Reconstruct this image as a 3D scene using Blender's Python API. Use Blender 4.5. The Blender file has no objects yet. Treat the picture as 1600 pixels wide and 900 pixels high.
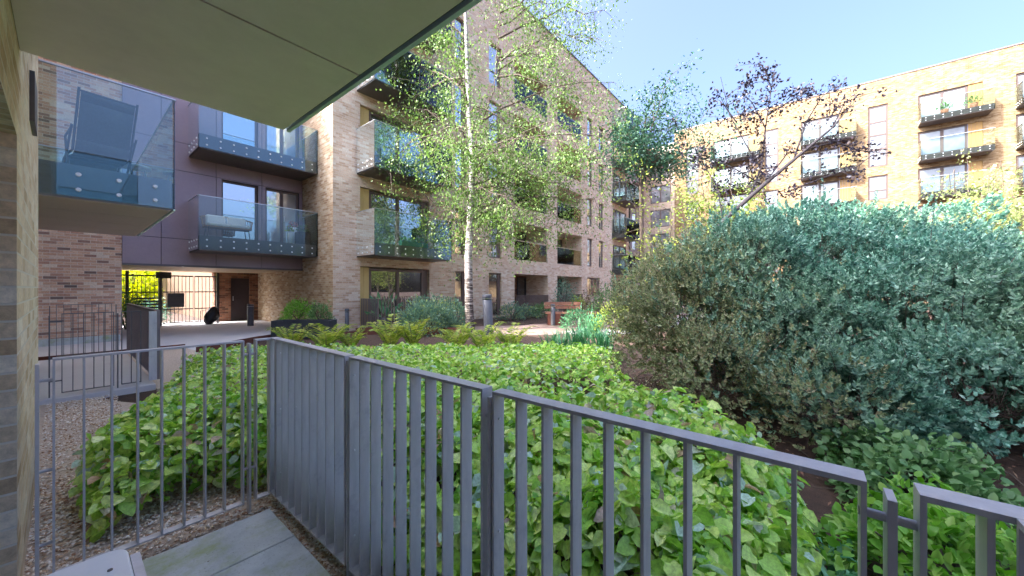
import bpy, math, random
import numpy as np
from mathutils import Vector, Matrix
random.seed(7); rng = np.random.default_rng(11)
S = bpy.context.scene
COL = S.collection
R = math.radians

# ------------------------------------------------------------------ camera, sky, sun, exposure
H = 1.42; YAW = 39.1; FPX = 569.0
cam = bpy.data.cameras.new("camera"); camo = bpy.data.objects.new("camera", cam); COL.objects.link(camo)
camo.location = (0, 0, H); camo.rotation_euler = (R(90), 0, R(YAW - 90))
cam.sensor_width = 36; cam.lens = FPX / 1600 * 36; cam.clip_start = 0.03; cam.clip_end = 600
S.camera = camo
SUN_EL = 40; SUN_DIR = Vector((-0.87, 0.50, 0)).normalized()
w = bpy.data.worlds.new("World"); S.world = w; w.use_nodes = True
nt = w.node_tree; nt.nodes.clear()
sky = nt.nodes.new("ShaderNodeTexSky"); sky.sky_type = 'NISHITA'; sky.sun_disc = False
sky.sun_elevation = R(SUN_EL); sky.sun_rotation = math.atan2(SUN_DIR.x, SUN_DIR.y)
sky.air_density = 0.4; sky.dust_density = 10.0; sky.ozone_density = 6.5
bg = nt.nodes.new("ShaderNodeBackground"); bg.inputs[1].default_value = 0.15
wo = nt.nodes.new("ShaderNodeOutputWorld")
nt.links.new(sky.outputs[0], bg.inputs[0]); nt.links.new(bg.outputs[0], wo.inputs[0])
sl = bpy.data.lights.new("sun", 'SUN'); sl.energy = 2.0; sl.angle = R(0.5); sl.color = (1.0, 0.93, 0.82)
so = bpy.data.objects.new("sun", sl); COL.objects.link(so)
sd = Vector((SUN_DIR.x * math.cos(R(SUN_EL)), SUN_DIR.y * math.cos(R(SUN_EL)), math.sin(R(SUN_EL))))
so.rotation_euler = sd.to_track_quat('Z', 'Y').to_euler(); so.location = (-20, 15, 30)
S.view_settings.view_transform = 'Standard'; S.view_settings.look = 'None'
S.view_settings.exposure = 3.05; S.view_settings.gamma = 1; S.view_settings.use_curve_mapping = False
S.render.engine = 'CYCLES'
S.cycles.max_bounces = 8; S.cycles.diffuse_bounces = 4; S.cycles.transparent_max_bounces = 16

# ------------------------------------------------------------------ helpers
CR, SR = math.cos(R(YAW)), math.sin(R(YAW))
def at(px, d):                       # ground position seen at photo column px, depth d metres
    t = (px - 800) / FPX
    return (d * (CR + t * SR), d * (SR - t * CR))
def zat(py, d): return H + (450 - py) * d / FPX

def link(o, parent=None):
    COL.objects.link(o)
    if parent is not None: o.parent = parent
    return o
def tag(o, label=None, cat=None, group=None, kind=None):
    if label: o['label'] = label
    if cat: o['category'] = cat
    if group: o['group'] = group
    if kind: o['kind'] = kind
    return o
def empty(name, loc, rz=0, label=None, cat=None, group=None):
    o = bpy.data.objects.new(name, None); link(o); o.location = loc; o.rotation_euler = (0, 0, rz)
    o.empty_display_size = .1
    return tag(o, label, cat, group)
def copy_tree(o, parent=None):
    c = o.copy(); COL.objects.link(c); c.parent = parent
    for ch in list(o.children): copy_tree(ch, c)
    return c

class MB:
    def __init__(s): s.v = []; s.f = []; s.sm = []
    def add(s, vs, fs, smooth=False):
        b = len(s.v); s.v += [tuple(p) for p in vs]
        s.f += [tuple(i + b for i in f) for f in fs]; s.sm += [smooth] * len(fs)
        return s
    def quad(s, a, b, c, d): return s.add([a, b, c, d], [(0, 1, 2, 3)])
    def box(s, x0, x1, y0, y1, z0, z1, M=None, bev=0):
        if x0 > x1: x0, x1 = x1, x0
        if y0 > y1: y0, y1 = y1, y0
        if z0 > z1: z0, z1 = z1, z0
        if bev:
            b = min(bev, (x1-x0)*.45, (y1-y0)*.45, (z1-z0)*.45)
            vs = []
            for z, i in ((z0, b), (z0 + b, 0), (z1 - b, 0), (z1, b)):
                for (x, y, sx, sy) in ((x0, y0, 1, 1), (x1, y0, -1, 1), (x1, y1, -1, -1), (x0, y1, 1, -1)):
                    j = i
                    cut = b if i == 0 else b * 1.0
                    # octagonal ring
                    if (sx, sy) in ((1, 1), (-1, -1)):
                        vs.append((x + sx * j, y + sy * (cut + j * .4), z)); vs.append((x + sx * (cut + j * .4), y + sy * j, z))
                    else:
                        vs.append((x + sx * (cut + j * .4), y + sy * j, z)); vs.append((x + sx * j, y + sy * (cut + j * .4), z))
            fs = []
            for r in range(3):
                for k in range(8):
                    k2 = (k + 1) % 8
                    fs.append((r*8+k, r*8+k2, (r+1)*8+k2, (r+1)*8+k))
            fs.append(tuple(reversed(range(8)))); fs.append(tuple(range(24, 32)))
        else:
            vs = [(x0, y0, z0), (x1, y0, z0), (x1, y1, z0), (x0, y1, z0), (x0, y0, z1), (x1, y0, z1), (x1, y1, z1), (x0, y1, z1)]
            fs = [(0, 3, 2, 1), (4, 5, 6, 7), (0, 1, 5, 4), (1, 2, 6, 5), (2, 3, 7, 6), (3, 0, 4, 7)]
        if M is not None: vs = [M @ Vector(p) for p in vs]
        return s.add(vs, fs)
    def tube(s, pts, rad, n=6, cap=True, smooth=True):
        pts = [Vector(p) for p in pts]
        if not isinstance(rad, (list, tuple)): rad = [rad] * len(pts)
        vs = []; fs = []; up = None
        for i, p in enumerate(pts):
            d = (pts[min(i + 1, len(pts) - 1)] - pts[max(i - 1, 0)])
            d = d.normalized() if d.length > 1e-9 else Vector((0, 0, 1))
            if up is None: up = Vector((1, 0, 0)) if abs(d.x) < .8 else Vector((0, 1, 0))
            a = (up - d * up.dot(d))
            a = a.normalized() if a.length > 1e-6 else d.orthogonal().normalized()
            up = a; b = d.cross(a)
            for k in range(n):
                t = 2 * math.pi * k / n
                vs.append(p + (a * math.cos(t) + b * math.sin(t)) * rad[i])
        for i in range(len(pts) - 1):
            for k in range(n):
                k2 = (k + 1) % n
                fs.append((i*n+k, i*n+k2, (i+1)*n+k2, (i+1)*n+k))
        s.add(vs, fs, smooth)
        if cap: s.add([vs[k] for k in range(n)], [tuple(reversed(range(n)))]); s.add([vs[-n + k] for k in range(n)], [tuple(range(n))])
        return s
    def cyl(s, x, y, z0, z1, r, n=16): return s.tube([(x, y, z0), (x, y, z1)], r, n)
    def prism(s, poly, z0, z1):
        n = len(poly)
        vs = [(x, y, z0) for x, y in poly] + [(x, y, z1) for x, y in poly]
        fs = [tuple(reversed(range(n))), tuple(range(n, 2 * n))] + [(i, (i+1) % n, n + (i+1) % n, n + i) for i in range(n)]
        return s.add(vs, fs)
    def lathe(s, prof, n=18, c=(0, 0, 0)):
        vs = []; fs = []
        for r, z in prof:
            for k in range(n):
                t = 2*math.pi*k/n; vs.append((c[0]+r*math.cos(t), c[1]+r*math.sin(t), c[2]+z))
        for i in range(len(prof)-1):
            for k in range(n):
                k2 = (k+1) % n; fs.append((i*n+k, i*n+k2, (i+1)*n+k2, (i+1)*n+k))
        return s.add(vs, fs, True)
    def build(s, name, mat, parent=None):
        m = bpy.data.meshes.new(name); m.from_pydata(s.v, [], s.f)
        if any(s.sm): m.polygons.foreach_set('use_smooth', s.sm)
        m.materials.append(mat); m.update()
        return link(bpy.data.objects.new(name, m), parent)

# ------------------------------------------------------------------ materials
def new_mat(name):
    m = bpy.data.materials.new(name); m.use_nodes = True
    t = m.node_tree; t.nodes.clear()
    o = t.nodes.new("ShaderNodeOutputMaterial"); p = t.nodes.new("ShaderNodeBsdfPrincipled")
    t.links.new(p.outputs[0], o.inputs[0]); return m, t, p, o
def ramp(t, stops, interp='LINEAR'):
    r = t.nodes.new("ShaderNodeValToRGB"); r.color_ramp.interpolation = interp
    e = r.color_ramp.elements
    while len(e) < len(stops): e.new(0.5)
    for i, (p, c) in enumerate(stops): e[i].position = p; e[i].color = (*c, 1)
    return r
def noise(t, scale, detail=4, rough=.6, vec=None):
    n = t.nodes.new("ShaderNodeTexNoise"); n.inputs['Scale'].default_value = scale
    n.inputs['Detail'].default_value = detail; n.inputs['Roughness'].default_value = rough
    if vec is not None: t.links.new(vec, n.inputs['Vector'])
    return n
def wpos(t):
    g = t.nodes.new("ShaderNodeNewGeometry"); return g.outputs['Position']
def mix(t, a, b, fac, mode='MIX'):
    m = t.nodes.new("ShaderNodeMix"); m.data_type = 'RGBA'; m.blend_type = mode
    for sck, val in ((m.inputs[0], fac), (m.inputs[6], a), (m.inputs[7], b)):
        if hasattr(val, 'links'): t.links.new(val, sck)
        elif isinstance(val, (int, float)): sck.default_value = val
        else: sck.default_value = (*val, 1)
    return m.outputs[2]
def bump(t, p, h, strength, dist):
    b = t.nodes.new("ShaderNodeBump"); b.inputs['Strength'].default_value = strength; b.inputs['Distance'].default_value = dist
    t.links.new(h, b.inputs['Height']); t.links.new(b.outputs[0], p.inputs['Normal'])

def mottled(name, c1, c2, scale=6, rough=.6, metal=0, bstr=.15, bdist=.003, spec=.5, r2=None):
    m, t, p, o = new_mat(name); v = wpos(t)
    n = noise(t, scale, 6, .65, v); n2 = noise(t, scale * 11, 3, .6, v)
    f = t.nodes.new("ShaderNodeMath"); f.operation = 'MULTIPLY_ADD'; f.inputs[1].default_value = .35
    t.links.new(n2.outputs[0], f.inputs[0]); 
    g = t.nodes.new("ShaderNodeMath"); g.operation = 'MULTIPLY'; g.inputs[1].default_value = .75
    t.links.new(n.outputs[0], g.inputs[0]); t.links.new(g.outputs[0], f.inputs[2])
    r = ramp(t, [(.32, c1), (.75, c2)]); t.links.new(f.outputs[0], r.inputs[0])
    t.links.new(r.outputs[0], p.inputs['Base Color'])
    p.inputs['Metallic'].default_value = metal; p.inputs['Specular IOR Level'].default_value = spec
    rr = t.nodes.new("ShaderNodeMapRange"); rr.inputs[3].default_value = rough * .85; rr.inputs[4].default_value = min(1, r2 if r2 else rough * 1.2)
    t.links.new(n.outputs[0], rr.inputs[0]); t.links.new(rr.outputs[0], p.inputs['Roughness'])
    if bstr: bump(t, p, n2.outputs[0], bstr, bdist)
    return m

def brick(name, cols, mortar, bw=.225, rh=.075, tint=None):
    m, t, p, o = new_mat(name)
    g = t.nodes.new("ShaderNodeNewGeometry")
    sp = t.nodes.new("ShaderNodeSeparateXYZ"); t.links.new(g.outputs['Position'], sp.inputs[0])
    sn = t.nodes.new("ShaderNodeSeparateXYZ"); t.links.new(g.outputs['True Normal'], sn.inputs[0])
    def M(op, a, b=None):
        x = t.nodes.new("ShaderNodeMath"); x.operation = op
        for i, q in enumerate((a, b)):
            if q is None: continue
            if hasattr(q, 'links'): t.links.new(q, x.inputs[i])
            else: x.inputs[i].default_value = q
        return x.outputs[0]
    ax = M('ABSOLUTE', sn.outputs[0]); fx = M('GREATER_THAN', ax, .5); az = M('GREATER_THAN', M('ABSOLUTE', sn.outputs[2]), .7)
    h = M('ADD', M('MULTIPLY', sp.outputs[1], fx), M('MULTIPLY', sp.outputs[0], M('SUBTRACT', 1.0, fx)))
    vv = M('ADD', M('MULTIPLY', sp.outputs[1], az), M('MULTIPLY', sp.outputs[2], M('SUBTRACT', 1.0, az)))
    cb = t.nodes.new("ShaderNodeCombineXYZ"); t.links.new(h, cb.inputs[0]); t.links.new(vv, cb.inputs[1])
    b = t.nodes.new("ShaderNodeTexBrick"); t.links.new(cb.outputs[0], b.inputs['Vector'])
    b.inputs['Scale'].default_value = 1; b.inputs['Brick Width'].default_value = bw; b.inputs['Row Height'].default_value = rh
    b.inputs['Mortar Size'].default_value = .0055; b.inputs['Mortar Smooth'].default_value = .2; b.inputs['Bias'].default_value = 0
    b.inputs['Color1'].default_value = (0, 0, 0, 1); b.inputs['Color2'].default_value = (1, 1, 1, 1); b.inputs['Mortar'].default_value = (.5, .5, .5, 1)
    r = ramp(t, cols); t.links.new(b.outputs['Color'], r.inputs[0])
    n = noise(t, 30, 5, .7, g.outputs['Position']); n2 = noise(t, 1.1, 3, .5, g.outputs['Position'])
    c = mix(t, r.outputs[0], (.5, .5, .5), 0.0)
    r2 = ramp(t, [(.3, (.72, .72, .72)), (.7, (1.2, 1.18, 1.15))]); t.links.new(n.outputs[0], r2.inputs[0])
    c = mix(t, c, r2.outputs[0], 1.0, 'MULTIPLY')
    r3 = ramp(t, [(.3, (.88, .87, .86)), (.7, (1.08, 1.08, 1.08))]); t.links.new(n2.outputs[0], r3.inputs[0])
    c = mix(t, c, r3.outputs[0], 1.0, 'MULTIPLY')
    c = mix(t, c, mortar, b.outputs['Fac'])
    t.links.new(c, p.inputs['Base Color']); p.inputs['Roughness'].default_value = .88; p.inputs['Specular IOR Level'].default_value = .25
    hh = M('SUBTRACT', M('MULTIPLY', n.outputs[0], .5), b.outputs['Fac'])
    bump(t, p, hh, .6, .006)
    return m

def leaf(name, stops, trans=.35, rough=.45, patch=None, spec=.4, pscale=.8, pstart=-9, mott=0):
    m, t, p, o = new_mat(name)
    g = t.nodes.new("ShaderNodeNewGeometry")
    r = ramp(t, stops); t.links.new(g.outputs['Random Per Island'], r.inputs[0])
    col = r.outputs[0]
    if patch:
        n = noise(t, pscale, 2, .5, g.outputs['Position'])
        rp = ramp(t, [(.38 if pstart > 0 else .45, (0, 0, 0)), (.54 if pstart > 0 else .62, (1, 1, 1))]); t.links.new(n.outputs[0], rp.inputs[0])
        ln = t.nodes.new("ShaderNodeVectorMath"); ln.operation = 'LENGTH'; t.links.new(g.outputs['Position'], ln.inputs[0])
        mr = t.nodes.new("ShaderNodeMapRange"); mr.inputs[1].default_value = pstart; mr.inputs[2].default_value = pstart + 1.6; t.links.new(ln.outputs[0], mr.inputs[0])
        pf = t.nodes.new("ShaderNodeMath"); pf.operation = 'MULTIPLY'; t.links.new(rp.outputs[0], pf.inputs[0]); t.links.new(mr.outputs[0], pf.inputs[1])
        r2 = ramp(t, patch); t.links.new(g.outputs['Random Per Island'], r2.inputs[0])
        col = mix(t, col, r2.outputs[0], pf.outputs[0])
    if mott:
        nm = noise(t, mott, 4, .7, g.outputs['Position']); rm = ramp(t, [(.35, (.62, .68, .6)), (.6, (1.1, 1.08, 1.1))]); t.links.new(nm.outputs[0], rm.inputs[0])
        col = mix(t, col, rm.outputs[0], 1.0, 'MULTIPLY'); bump(t, p, nm.outputs[0], .35, .006)
    t.links.new(col, p.inputs['Base Color']); p.inputs['Roughness'].default_value = rough
    p.inputs['Specular IOR Level'].default_value = spec
    tr = t.nodes.new("ShaderNodeBsdfTranslucent")
    hs = t.nodes.new("ShaderNodeHueSaturation"); hs.inputs['Value'].default_value = 1.3; hs.inputs['Saturation'].default_value = 1.1
    t.links.new(col, hs.inputs['Color']); t.links.new(hs.outputs[0], tr.inputs[0])
    mx = t.nodes.new("ShaderNodeMixShader"); mx.inputs[0].default_value = trans
    t.links.new(p.outputs[0], mx.inputs[1]); t.links.new(tr.outputs[0], mx.inputs[2]); t.links.new(mx.outputs[0], o.inputs[0])
    return m

def glass_rail(name, tint, refl):
    m, t, p, o = new_mat(name); t.nodes.remove(p)
    tb = t.nodes.new("ShaderNodeBsdfTransparent"); tb.inputs[0].default_value = (*tint, 1)
    gl = t.nodes.new("ShaderNodeBsdfGlossy"); gl.inputs['Roughness'].default_value = .015; gl.inputs[0].default_value = (.9, .98, 1, 1)
    lw = t.nodes.new("ShaderNodeFresnel"); lw.inputs[0].default_value = 1.5
    ad = t.nodes.new("ShaderNodeMath"); ad.operation = 'ADD'; ad.inputs[1].default_value = refl; ad.use_clamp = True
    t.links.new(lw.outputs[0], ad.inputs[0])
    mx = t.nodes.new("ShaderNodeMixShader"); t.links.new(ad.outputs[0], mx.inputs[0])
    t.links.new(tb.outputs[0], mx.inputs[1]); t.links.new(gl.outputs[0], mx.inputs[2]); t.links.new(mx.outputs[0], o.inputs[0])
    return m
def window_glass(name, base, refl):
    m, t, p, o = new_mat(name)
    n = noise(t, .9, 2, .5, wpos(t)); r = ramp(t, [(.35, base), (.65, tuple(c * 2.2 for c in base))]); t.links.new(n.outputs[0], r.inputs[0])
    t.links.new(r.outputs[0], p.inputs['Base Color']); p.inputs['Roughness'].default_value = .4
    gl = t.nodes.new("ShaderNodeBsdfGlossy"); gl.inputs['Roughness'].default_value = .02; gl.inputs[0].default_value = (.93, .97, 1, 1)
    b = t.nodes.new("ShaderNodeBump"); b.inputs['Strength'].default_value = .05; b.inputs['Distance'].default_value = .02
    n3 = noise(t, .7, 1, .4, wpos(t)); t.links.new(n3.outputs[0], b.inputs['Height']); t.links.new(b.outputs[0], gl.inputs['Normal'])
    mx = t.nodes.new("ShaderNodeMixShader"); mx.inputs[0].default_value = refl
    t.links.new(p.outputs[0], mx.inputs[1]); t.links.new(gl.outputs[0], mx.inputs[2]); t.links.new(mx.outputs[0], o.inputs[0])
    return m

M = {}
M['brick_buff'] = brick('buff_brick', [(0, (.56, .37, .25)), (.2, (.67, .47, .33)), (.5, (.73, .55, .41)), (.8, (.76, .61, .47)), (1, (.80, .70, .58))], (.68, .58, .48))
M['brick_red'] = brick('red_multi_brick', [(0, (.16, .13, .12)), (.1, (.48, .27, .20)), (.45, (.66, .40, .28)), (.8, (.74, .52, .38)), (1, (.78, .66, .54))], (.68, .58, .47))
M['brick_shaded'] = brick('shaded_brick', [(0, (.34, .21, .12)), (.3, (.46, .31, .18)), (.7, (.55, .41, .26)), (1, (.62, .52, .38))], (.50, .44, .34))
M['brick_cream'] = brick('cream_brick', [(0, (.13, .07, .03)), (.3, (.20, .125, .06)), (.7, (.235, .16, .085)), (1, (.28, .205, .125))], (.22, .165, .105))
M['brick_pale'] = brick('pale_brick', [(0, (.50, .36, .22)), (.3, (.64, .50, .34)), (.7, (.72, .60, .44)), (1, (.78, .70, .57))], (.66, .60, .50))
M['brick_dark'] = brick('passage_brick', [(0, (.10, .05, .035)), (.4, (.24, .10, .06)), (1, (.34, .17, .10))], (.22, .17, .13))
M['bronze'] = mottled('bronze_metal', (.10, .085, .085), (.14, .12, .118), 3, .42, .3)
M['cladding'] = mottled('purple_brown_cladding', (.27, .20, .225), (.33, .25, .27), 1.3, .38, .35, .05)
M['joint'] = mottled('dark_joint', (.012, .01, .01), (.02, .017, .016), 3, .7)
M['soffit'] = mottled('soffit_board', (.70, .60, .55), (.84, .74, .68), 1.1, .42, .1, .05)
M['soffit_tan'] = mottled('tan_soffit', (.40, .30, .18), (.46, .36, .22), 2, .5)
M['frame'] = mottled('window_frame', (.13, .085, .075), (.16, .11, .095), 4, .45)
M['frame_dark'] = mottled('dark_frame', (.035, .03, .03), (.05, .042, .04), 4, .45)
M['yellow'] = mottled('ochre_panel', (.60, .42, .16), (.66, .48, .2), 2, .55)
M['glass'] = glass_rail('balustrade_glass', (.86, .93, .92), .0)
M['glass_clear'] = glass_rail('clear_far_glass', (.85, .92, .92), -.08)
M['glass_blue'] = glass_rail('balustrade_glass_tinted', (.80, .92, .94), .03)
M['win'] = window_glass('window_glass', (.05, .055, .055), .55)
M['win_dark'] = window_glass('dark_window_glass', (.02, .018, .016), .22)
M['win_light'] = window_glass('curtained_window_glass', (.25, .26, .26), .45)
M['steel'] = mottled('brushed_steel', (.5, .5, .5), (.62, .62, .62), 6, .3, .8)
M['stud'] = mottled('pale_stud', (.75, .76, .78), (.85, .85, .86), 6, .3, .2)
M['fence'] = mottled('fence_metal', (.38, .345, .385), (.50, .46, .50), 5, .42, .15, .15, .001)
M['fence_brown'] = mottled('far_fence_metal', (.19, .15, .15), (.25, .20, .20), 5, .45, .3)
M['slab'] = mottled('concrete_slab', (.40, .44, .43), (.62, .66, .65), 2.6, .85, 0, .5, .003)
M['plaza'] = mottled('plaza_paving', (.60, .57, .57), (.70, .67, .66), .8, .8, 0, .2)
M['gravel'] = mottled('gravel_bed', (.42, .30, .20), (.80, .68, .56), 38, .9, 0, .8, .01)
M['soil'] = mottled('bark_mulch', (.035, .018, .012), (.13, .075, .05), 14, .95, 0, 1, .02)
M['pinkgravel'] = mottled('pink_gravel', (.20, .13, .11), (.32, .23, .20), 20, .9, 0, .6, .01)
M['corten'] = mottled('weathered_steel', (.11, .035, .022), (.2, .07, .045), 5, .8)
M['planter'] = mottled('slate_planter', (.03, .036, .045), (.055, .065, .078), 3, .5)
M['white'] = mottled('white_plastic', (.78, .79, .82), (.84, .85, .87), 3, .35)
M['bark_birch'] = None
M['bark'] = mottled('brown_bark', (.07, .05, .04), (.16, .12, .09), 9, .9, 0, .8, .01)
M['wood'] = mottled('bench_wood', (.30, .13, .08), (.42, .2, .13), 6, .6)
M['black'] = mottled('black_plastic', (.01, .01, .012), (.03, .03, .035), 8, .35)
M['rattan'] = mottled('rattan', (.35, .2, .11), (.5, .32, .2), 25, .7)
M['cushion'] = mottled('cushion_fabric', (.72, .71, .7), (.8, .79, .78), 12, .9)
M['sling'] = mottled('chair_sling_fabric', (.07, .075, .08), (.11, .115, .12), 40, .8)
M['terracotta'] = mottled('terracotta', (.4, .15, .07), (.5, .22, .12), 8, .8)
M['door'] = mottled('dark_door', (.02, .012, .014), (.035, .02, .022), 3, .5)
M['roofing'] = mottled('roof_membrane', (.2, .2, .2), (.3, .3, .3), 2, .9)
M['tanwall'] = mottled('tan_render', (.10, .055, .028), (.13, .07, .038), 1.5, .85)

def fence_mat(name, c1, c2):
    m, t, p, o = new_mat(name); v = wpos(t)
    mp = t.nodes.new("ShaderNodeMapping"); mp.inputs['Scale'].default_value = (9, 9, 1.3); t.links.new(v, mp.inputs[0])
    n = noise(t, 3, 6, .7, mp.outputs[0]); n2 = noise(t, 60, 4, .75, v); n3 = noise(t, 7, 5, .7, v)
    r = ramp(t, [(.3, c1), (.7, c2)]); t.links.new(n.outputs[0], r.inputs[0])
    sp = ramp(t, [(.66, (0, 0, 0)), (.74, (1, 1, 1))]); t.links.new(n2.outputs[0], sp.inputs[0])
    c = mix(t, r.outputs[0], tuple(min(.8, x * 1.5) for x in c2), sp.outputs[0])
    st = ramp(t, [(.56, (1, 1, 1)), (.72, (.72, .72, .75))]); t.links.new(n3.outputs[0], st.inputs[0])
    c = mix(t, c, st.outputs[0], .8, 'MULTIPLY')
    t.links.new(c, p.inputs['Base Color']); p.inputs['Metallic'].default_value = .1
    rr = ramp(t, [(.3, (.28, .28, .28)), (.7, (.55, .55, .55))]); t.links.new(n3.outputs[0], rr.inputs[0]); t.links.new(rr.outputs[0], p.inputs['Roughness'])
    bv = t.nodes.new("ShaderNodeBevel"); bv.samples = 4; bv.inputs['Radius'].default_value = .0015
    b = t.nodes.new("ShaderNodeBump"); b.inputs['Strength'].default_value = .12; b.inputs['Distance'].default_value = .001
    t.links.new(n2.outputs[0], b.inputs['Height']); t.links.new(bv.outputs[0], b.inputs['Normal']); t.links.new(b.outputs[0], p.inputs['Normal'])
    return m
M['fence'] = fence_mat('fence_metal', (.50, .485, .50), (.64, .62, .63))
def slab_mat():
    m, t, p, o = new_mat('concrete_slab'); v = wpos(t)
    n = noise(t, 3, 6, .7, v); n2 = noise(t, 90, 4, .7, v); n3 = noise(t, 2.2, 5, .75, v); n4 = noise(t, 22, 3, .6, v)
    r = ramp(t, [(.3, (.40, .43, .42)), (.7, (.66, .69, .67))]); t.links.new(n.outputs[0], r.inputs[0])
    s_ = ramp(t, [(.30, (.45, .42, .38)), (.42, (1, 1, 1))]); t.links.new(n2.outputs[0], s_.inputs[0])
    c = mix(t, r.outputs[0], s_.outputs[0], .8, 'MULTIPLY')
    g = ramp(t, [(.50, (0, 0, 0)), (.66, (.75, .75, .75))]); t.links.new(n3.outputs[0], g.inputs[0])
    c = mix(t, c, (.33, .38, .14), g.outputs[0])
    d_ = ramp(t, [(.70, (0, 0, 0)), (.74, (1, 1, 1))]); t.links.new(n4.outputs[0], d_.inputs[0]); c = mix(t, c, (.2, .17, .12), d_.outputs[0])
    t.links.new(c, p.inputs['Base Color']); p.inputs['Roughness'].default_value = .85
    bump(t, p, n2.outputs[0], .4, .002); return m
M['slab'] = slab_mat()
M['soffit_brown'] = mottled('brown_soffit', (.36, .28, .23), (.44, .35, .29), 1.5, .5)
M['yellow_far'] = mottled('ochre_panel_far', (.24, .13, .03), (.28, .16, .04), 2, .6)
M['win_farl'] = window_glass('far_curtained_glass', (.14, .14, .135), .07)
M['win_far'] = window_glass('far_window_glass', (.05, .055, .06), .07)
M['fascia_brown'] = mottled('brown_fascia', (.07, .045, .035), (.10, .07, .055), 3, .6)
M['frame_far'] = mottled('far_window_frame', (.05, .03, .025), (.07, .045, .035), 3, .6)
M['bollard'] = fence_mat('bollard_metal', (.09, .09, .10), (.13, .13, .145))
M['fascia'] = mottled('balcony_fascia', (.20, .19, .195), (.26, .25, .255), 3, .45, .2)
def birch_mat():
    m, t, p, o = new_mat('birch_bark')
    v = wpos(t)
    mp = t.nodes.new("ShaderNodeMapping"); mp.inputs['Scale'].default_value = (2.2, 2.2, 13); t.links.new(v, mp.inputs[0])
    n = noise(t, 1.6, 6, .7, mp.outputs[0])
    sp = t.nodes.new("ShaderNodeSeparateXYZ"); t.links.new(v, sp.inputs[0])
    mr = t.nodes.new("ShaderNodeMapRange"); mr.inputs[1].default_value = .2; mr.inputs[2].default_value = 2.6
    mr.inputs[3].default_value = .13; mr.inputs[4].default_value = 0; t.links.new(sp.outputs[2], mr.inputs[0])
    s = t.nodes.new("ShaderNodeMath"); s.operation = 'SUBTRACT'; t.links.new(n.outputs[0], s.inputs[0]); t.links.new(mr.outputs[0], s.inputs[1])
    r = ramp(t, [(.36, (.03, .022, .02)), (.44, (.22, .18, .16)), (.52, (.46, .42, .40)), (.8, (.58, .55, .53))]); t.links.new(s.outputs[0], r.inputs[0])
    t.links.new(r.outputs[0], p.inputs['Base Color']); p.inputs['Roughness'].default_value = .75
    bump(t, p, n.outputs[0], .5, .01); return m
M['bark_birch'] = birch_mat()
G = {}
G['cover'] = leaf('groundcover_leaf', [(0, (.16, .40, .05)), (.25, (.36, .64, .09)), (.55, (.58, .80, .16)), (.82, (.78, .88, .30)), (.88, (.50, .66, .46)), (.94, (.56, .74, .62)), (.97, (.55, .34, .16)), (1, (.50, .40, .36))], .3, .33,
                 patch=[(0, (.20, .36, .05)), (.3, (.48, .62, .08)), (.55, (.74, .78, .14)), (.68, (.52, .60, .16)), (.82, (.60, .32, .10)), (.93, (.55, .25, .12)), (1, (.48, .42, .38))], spec=.55, pstart=2.8, mott=55, pscale=1.7)
G['birch'] = leaf('birch_leaf', [(0, (.08, .16, .035)), (.5, (.15, .25, .06)), (.85, (.23, .34, .10)), (1, (.32, .39, .15))], .42, .45)
G['teal'] = leaf('teal_leaf', [(0, (.02, .07, .04)), (.6, (.05, .14, .08)), (1, (.12, .24, .12))], .25, .5)
G['darkleaf'] = leaf('copper_leaf', [(0, (.008, .008, .018)), (.6, (.018, .014, .025)), (1, (.05, .03, .025))], .12, .5)
G['lime'] = leaf('lime_leaf', [(0, (.2, .3, .04)), (.6, (.36, .46, .08)), (1, (.55, .58, .16))], .45, .5)
G['mid'] = leaf('mid_green_leaf', [(0, (.07, .16, .05)), (.6, (.14, .28, .1)), (1, (.26, .4, .16))], .35, .5)
G['shrub'] = leaf('grey_green_leaf', [(0, (.045, .14, .10)), (.4, (.11, .27, .19)), (.8, (.24, .43, .32)), (1, (.42, .60, .46))], .22, .42,
                 patch=[(0, (.07, .14, .09)), (.5, (.16, .29, .18)), (1, (.33, .46, .30))], spec=.5, pscale=.45)
G['shrub_olive'] = leaf('olive_shrub_leaf', [(0, (.10, .12, .06)), (.35, (.22, .27, .13)), (.7, (.36, .40, .20)), (.9, (.30, .22, .12)), (1, (.50, .50, .30))], .25, .5)
G['euph'] = leaf('euphorbia_leaf', [(0, (.10, .2, .14)), (.6, (.2, .34, .24)), (.85, (.3, .44, .25)), (1, (.5, .56, .12))], .3, .5)
G['fern'] = leaf('fern_leaf', [(0, (.16, .27, .04)), (.5, (.34, .44, .07)), (1, (.58, .56, .13))], .4, .5)
G['strap'] = leaf('strap_leaf', [(0, (.05, .18, .08)), (.6, (.12, .34, .16)), (1, (.26, .46, .24))], .3, .4)
G['fresh'] = leaf('fresh_leaf', [(0, (.12, .3, .03)), (.6, (.22, .46, .07)), (1, (.4, .58, .14))], .4, .45)
G['far'] = leaf('sunlit_tree_leaf', [(0, (.25, .34, .01)), (.6, (.5, .55, .02)), (1, (.75, .7, .05))], .5, .6)
G['redtwig'] = leaf('bronze_leaf', [(0, (.12, .06, .05)), (.6, (.25, .15, .1)), (1, (.3, .32, .15))], .3, .6)

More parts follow.
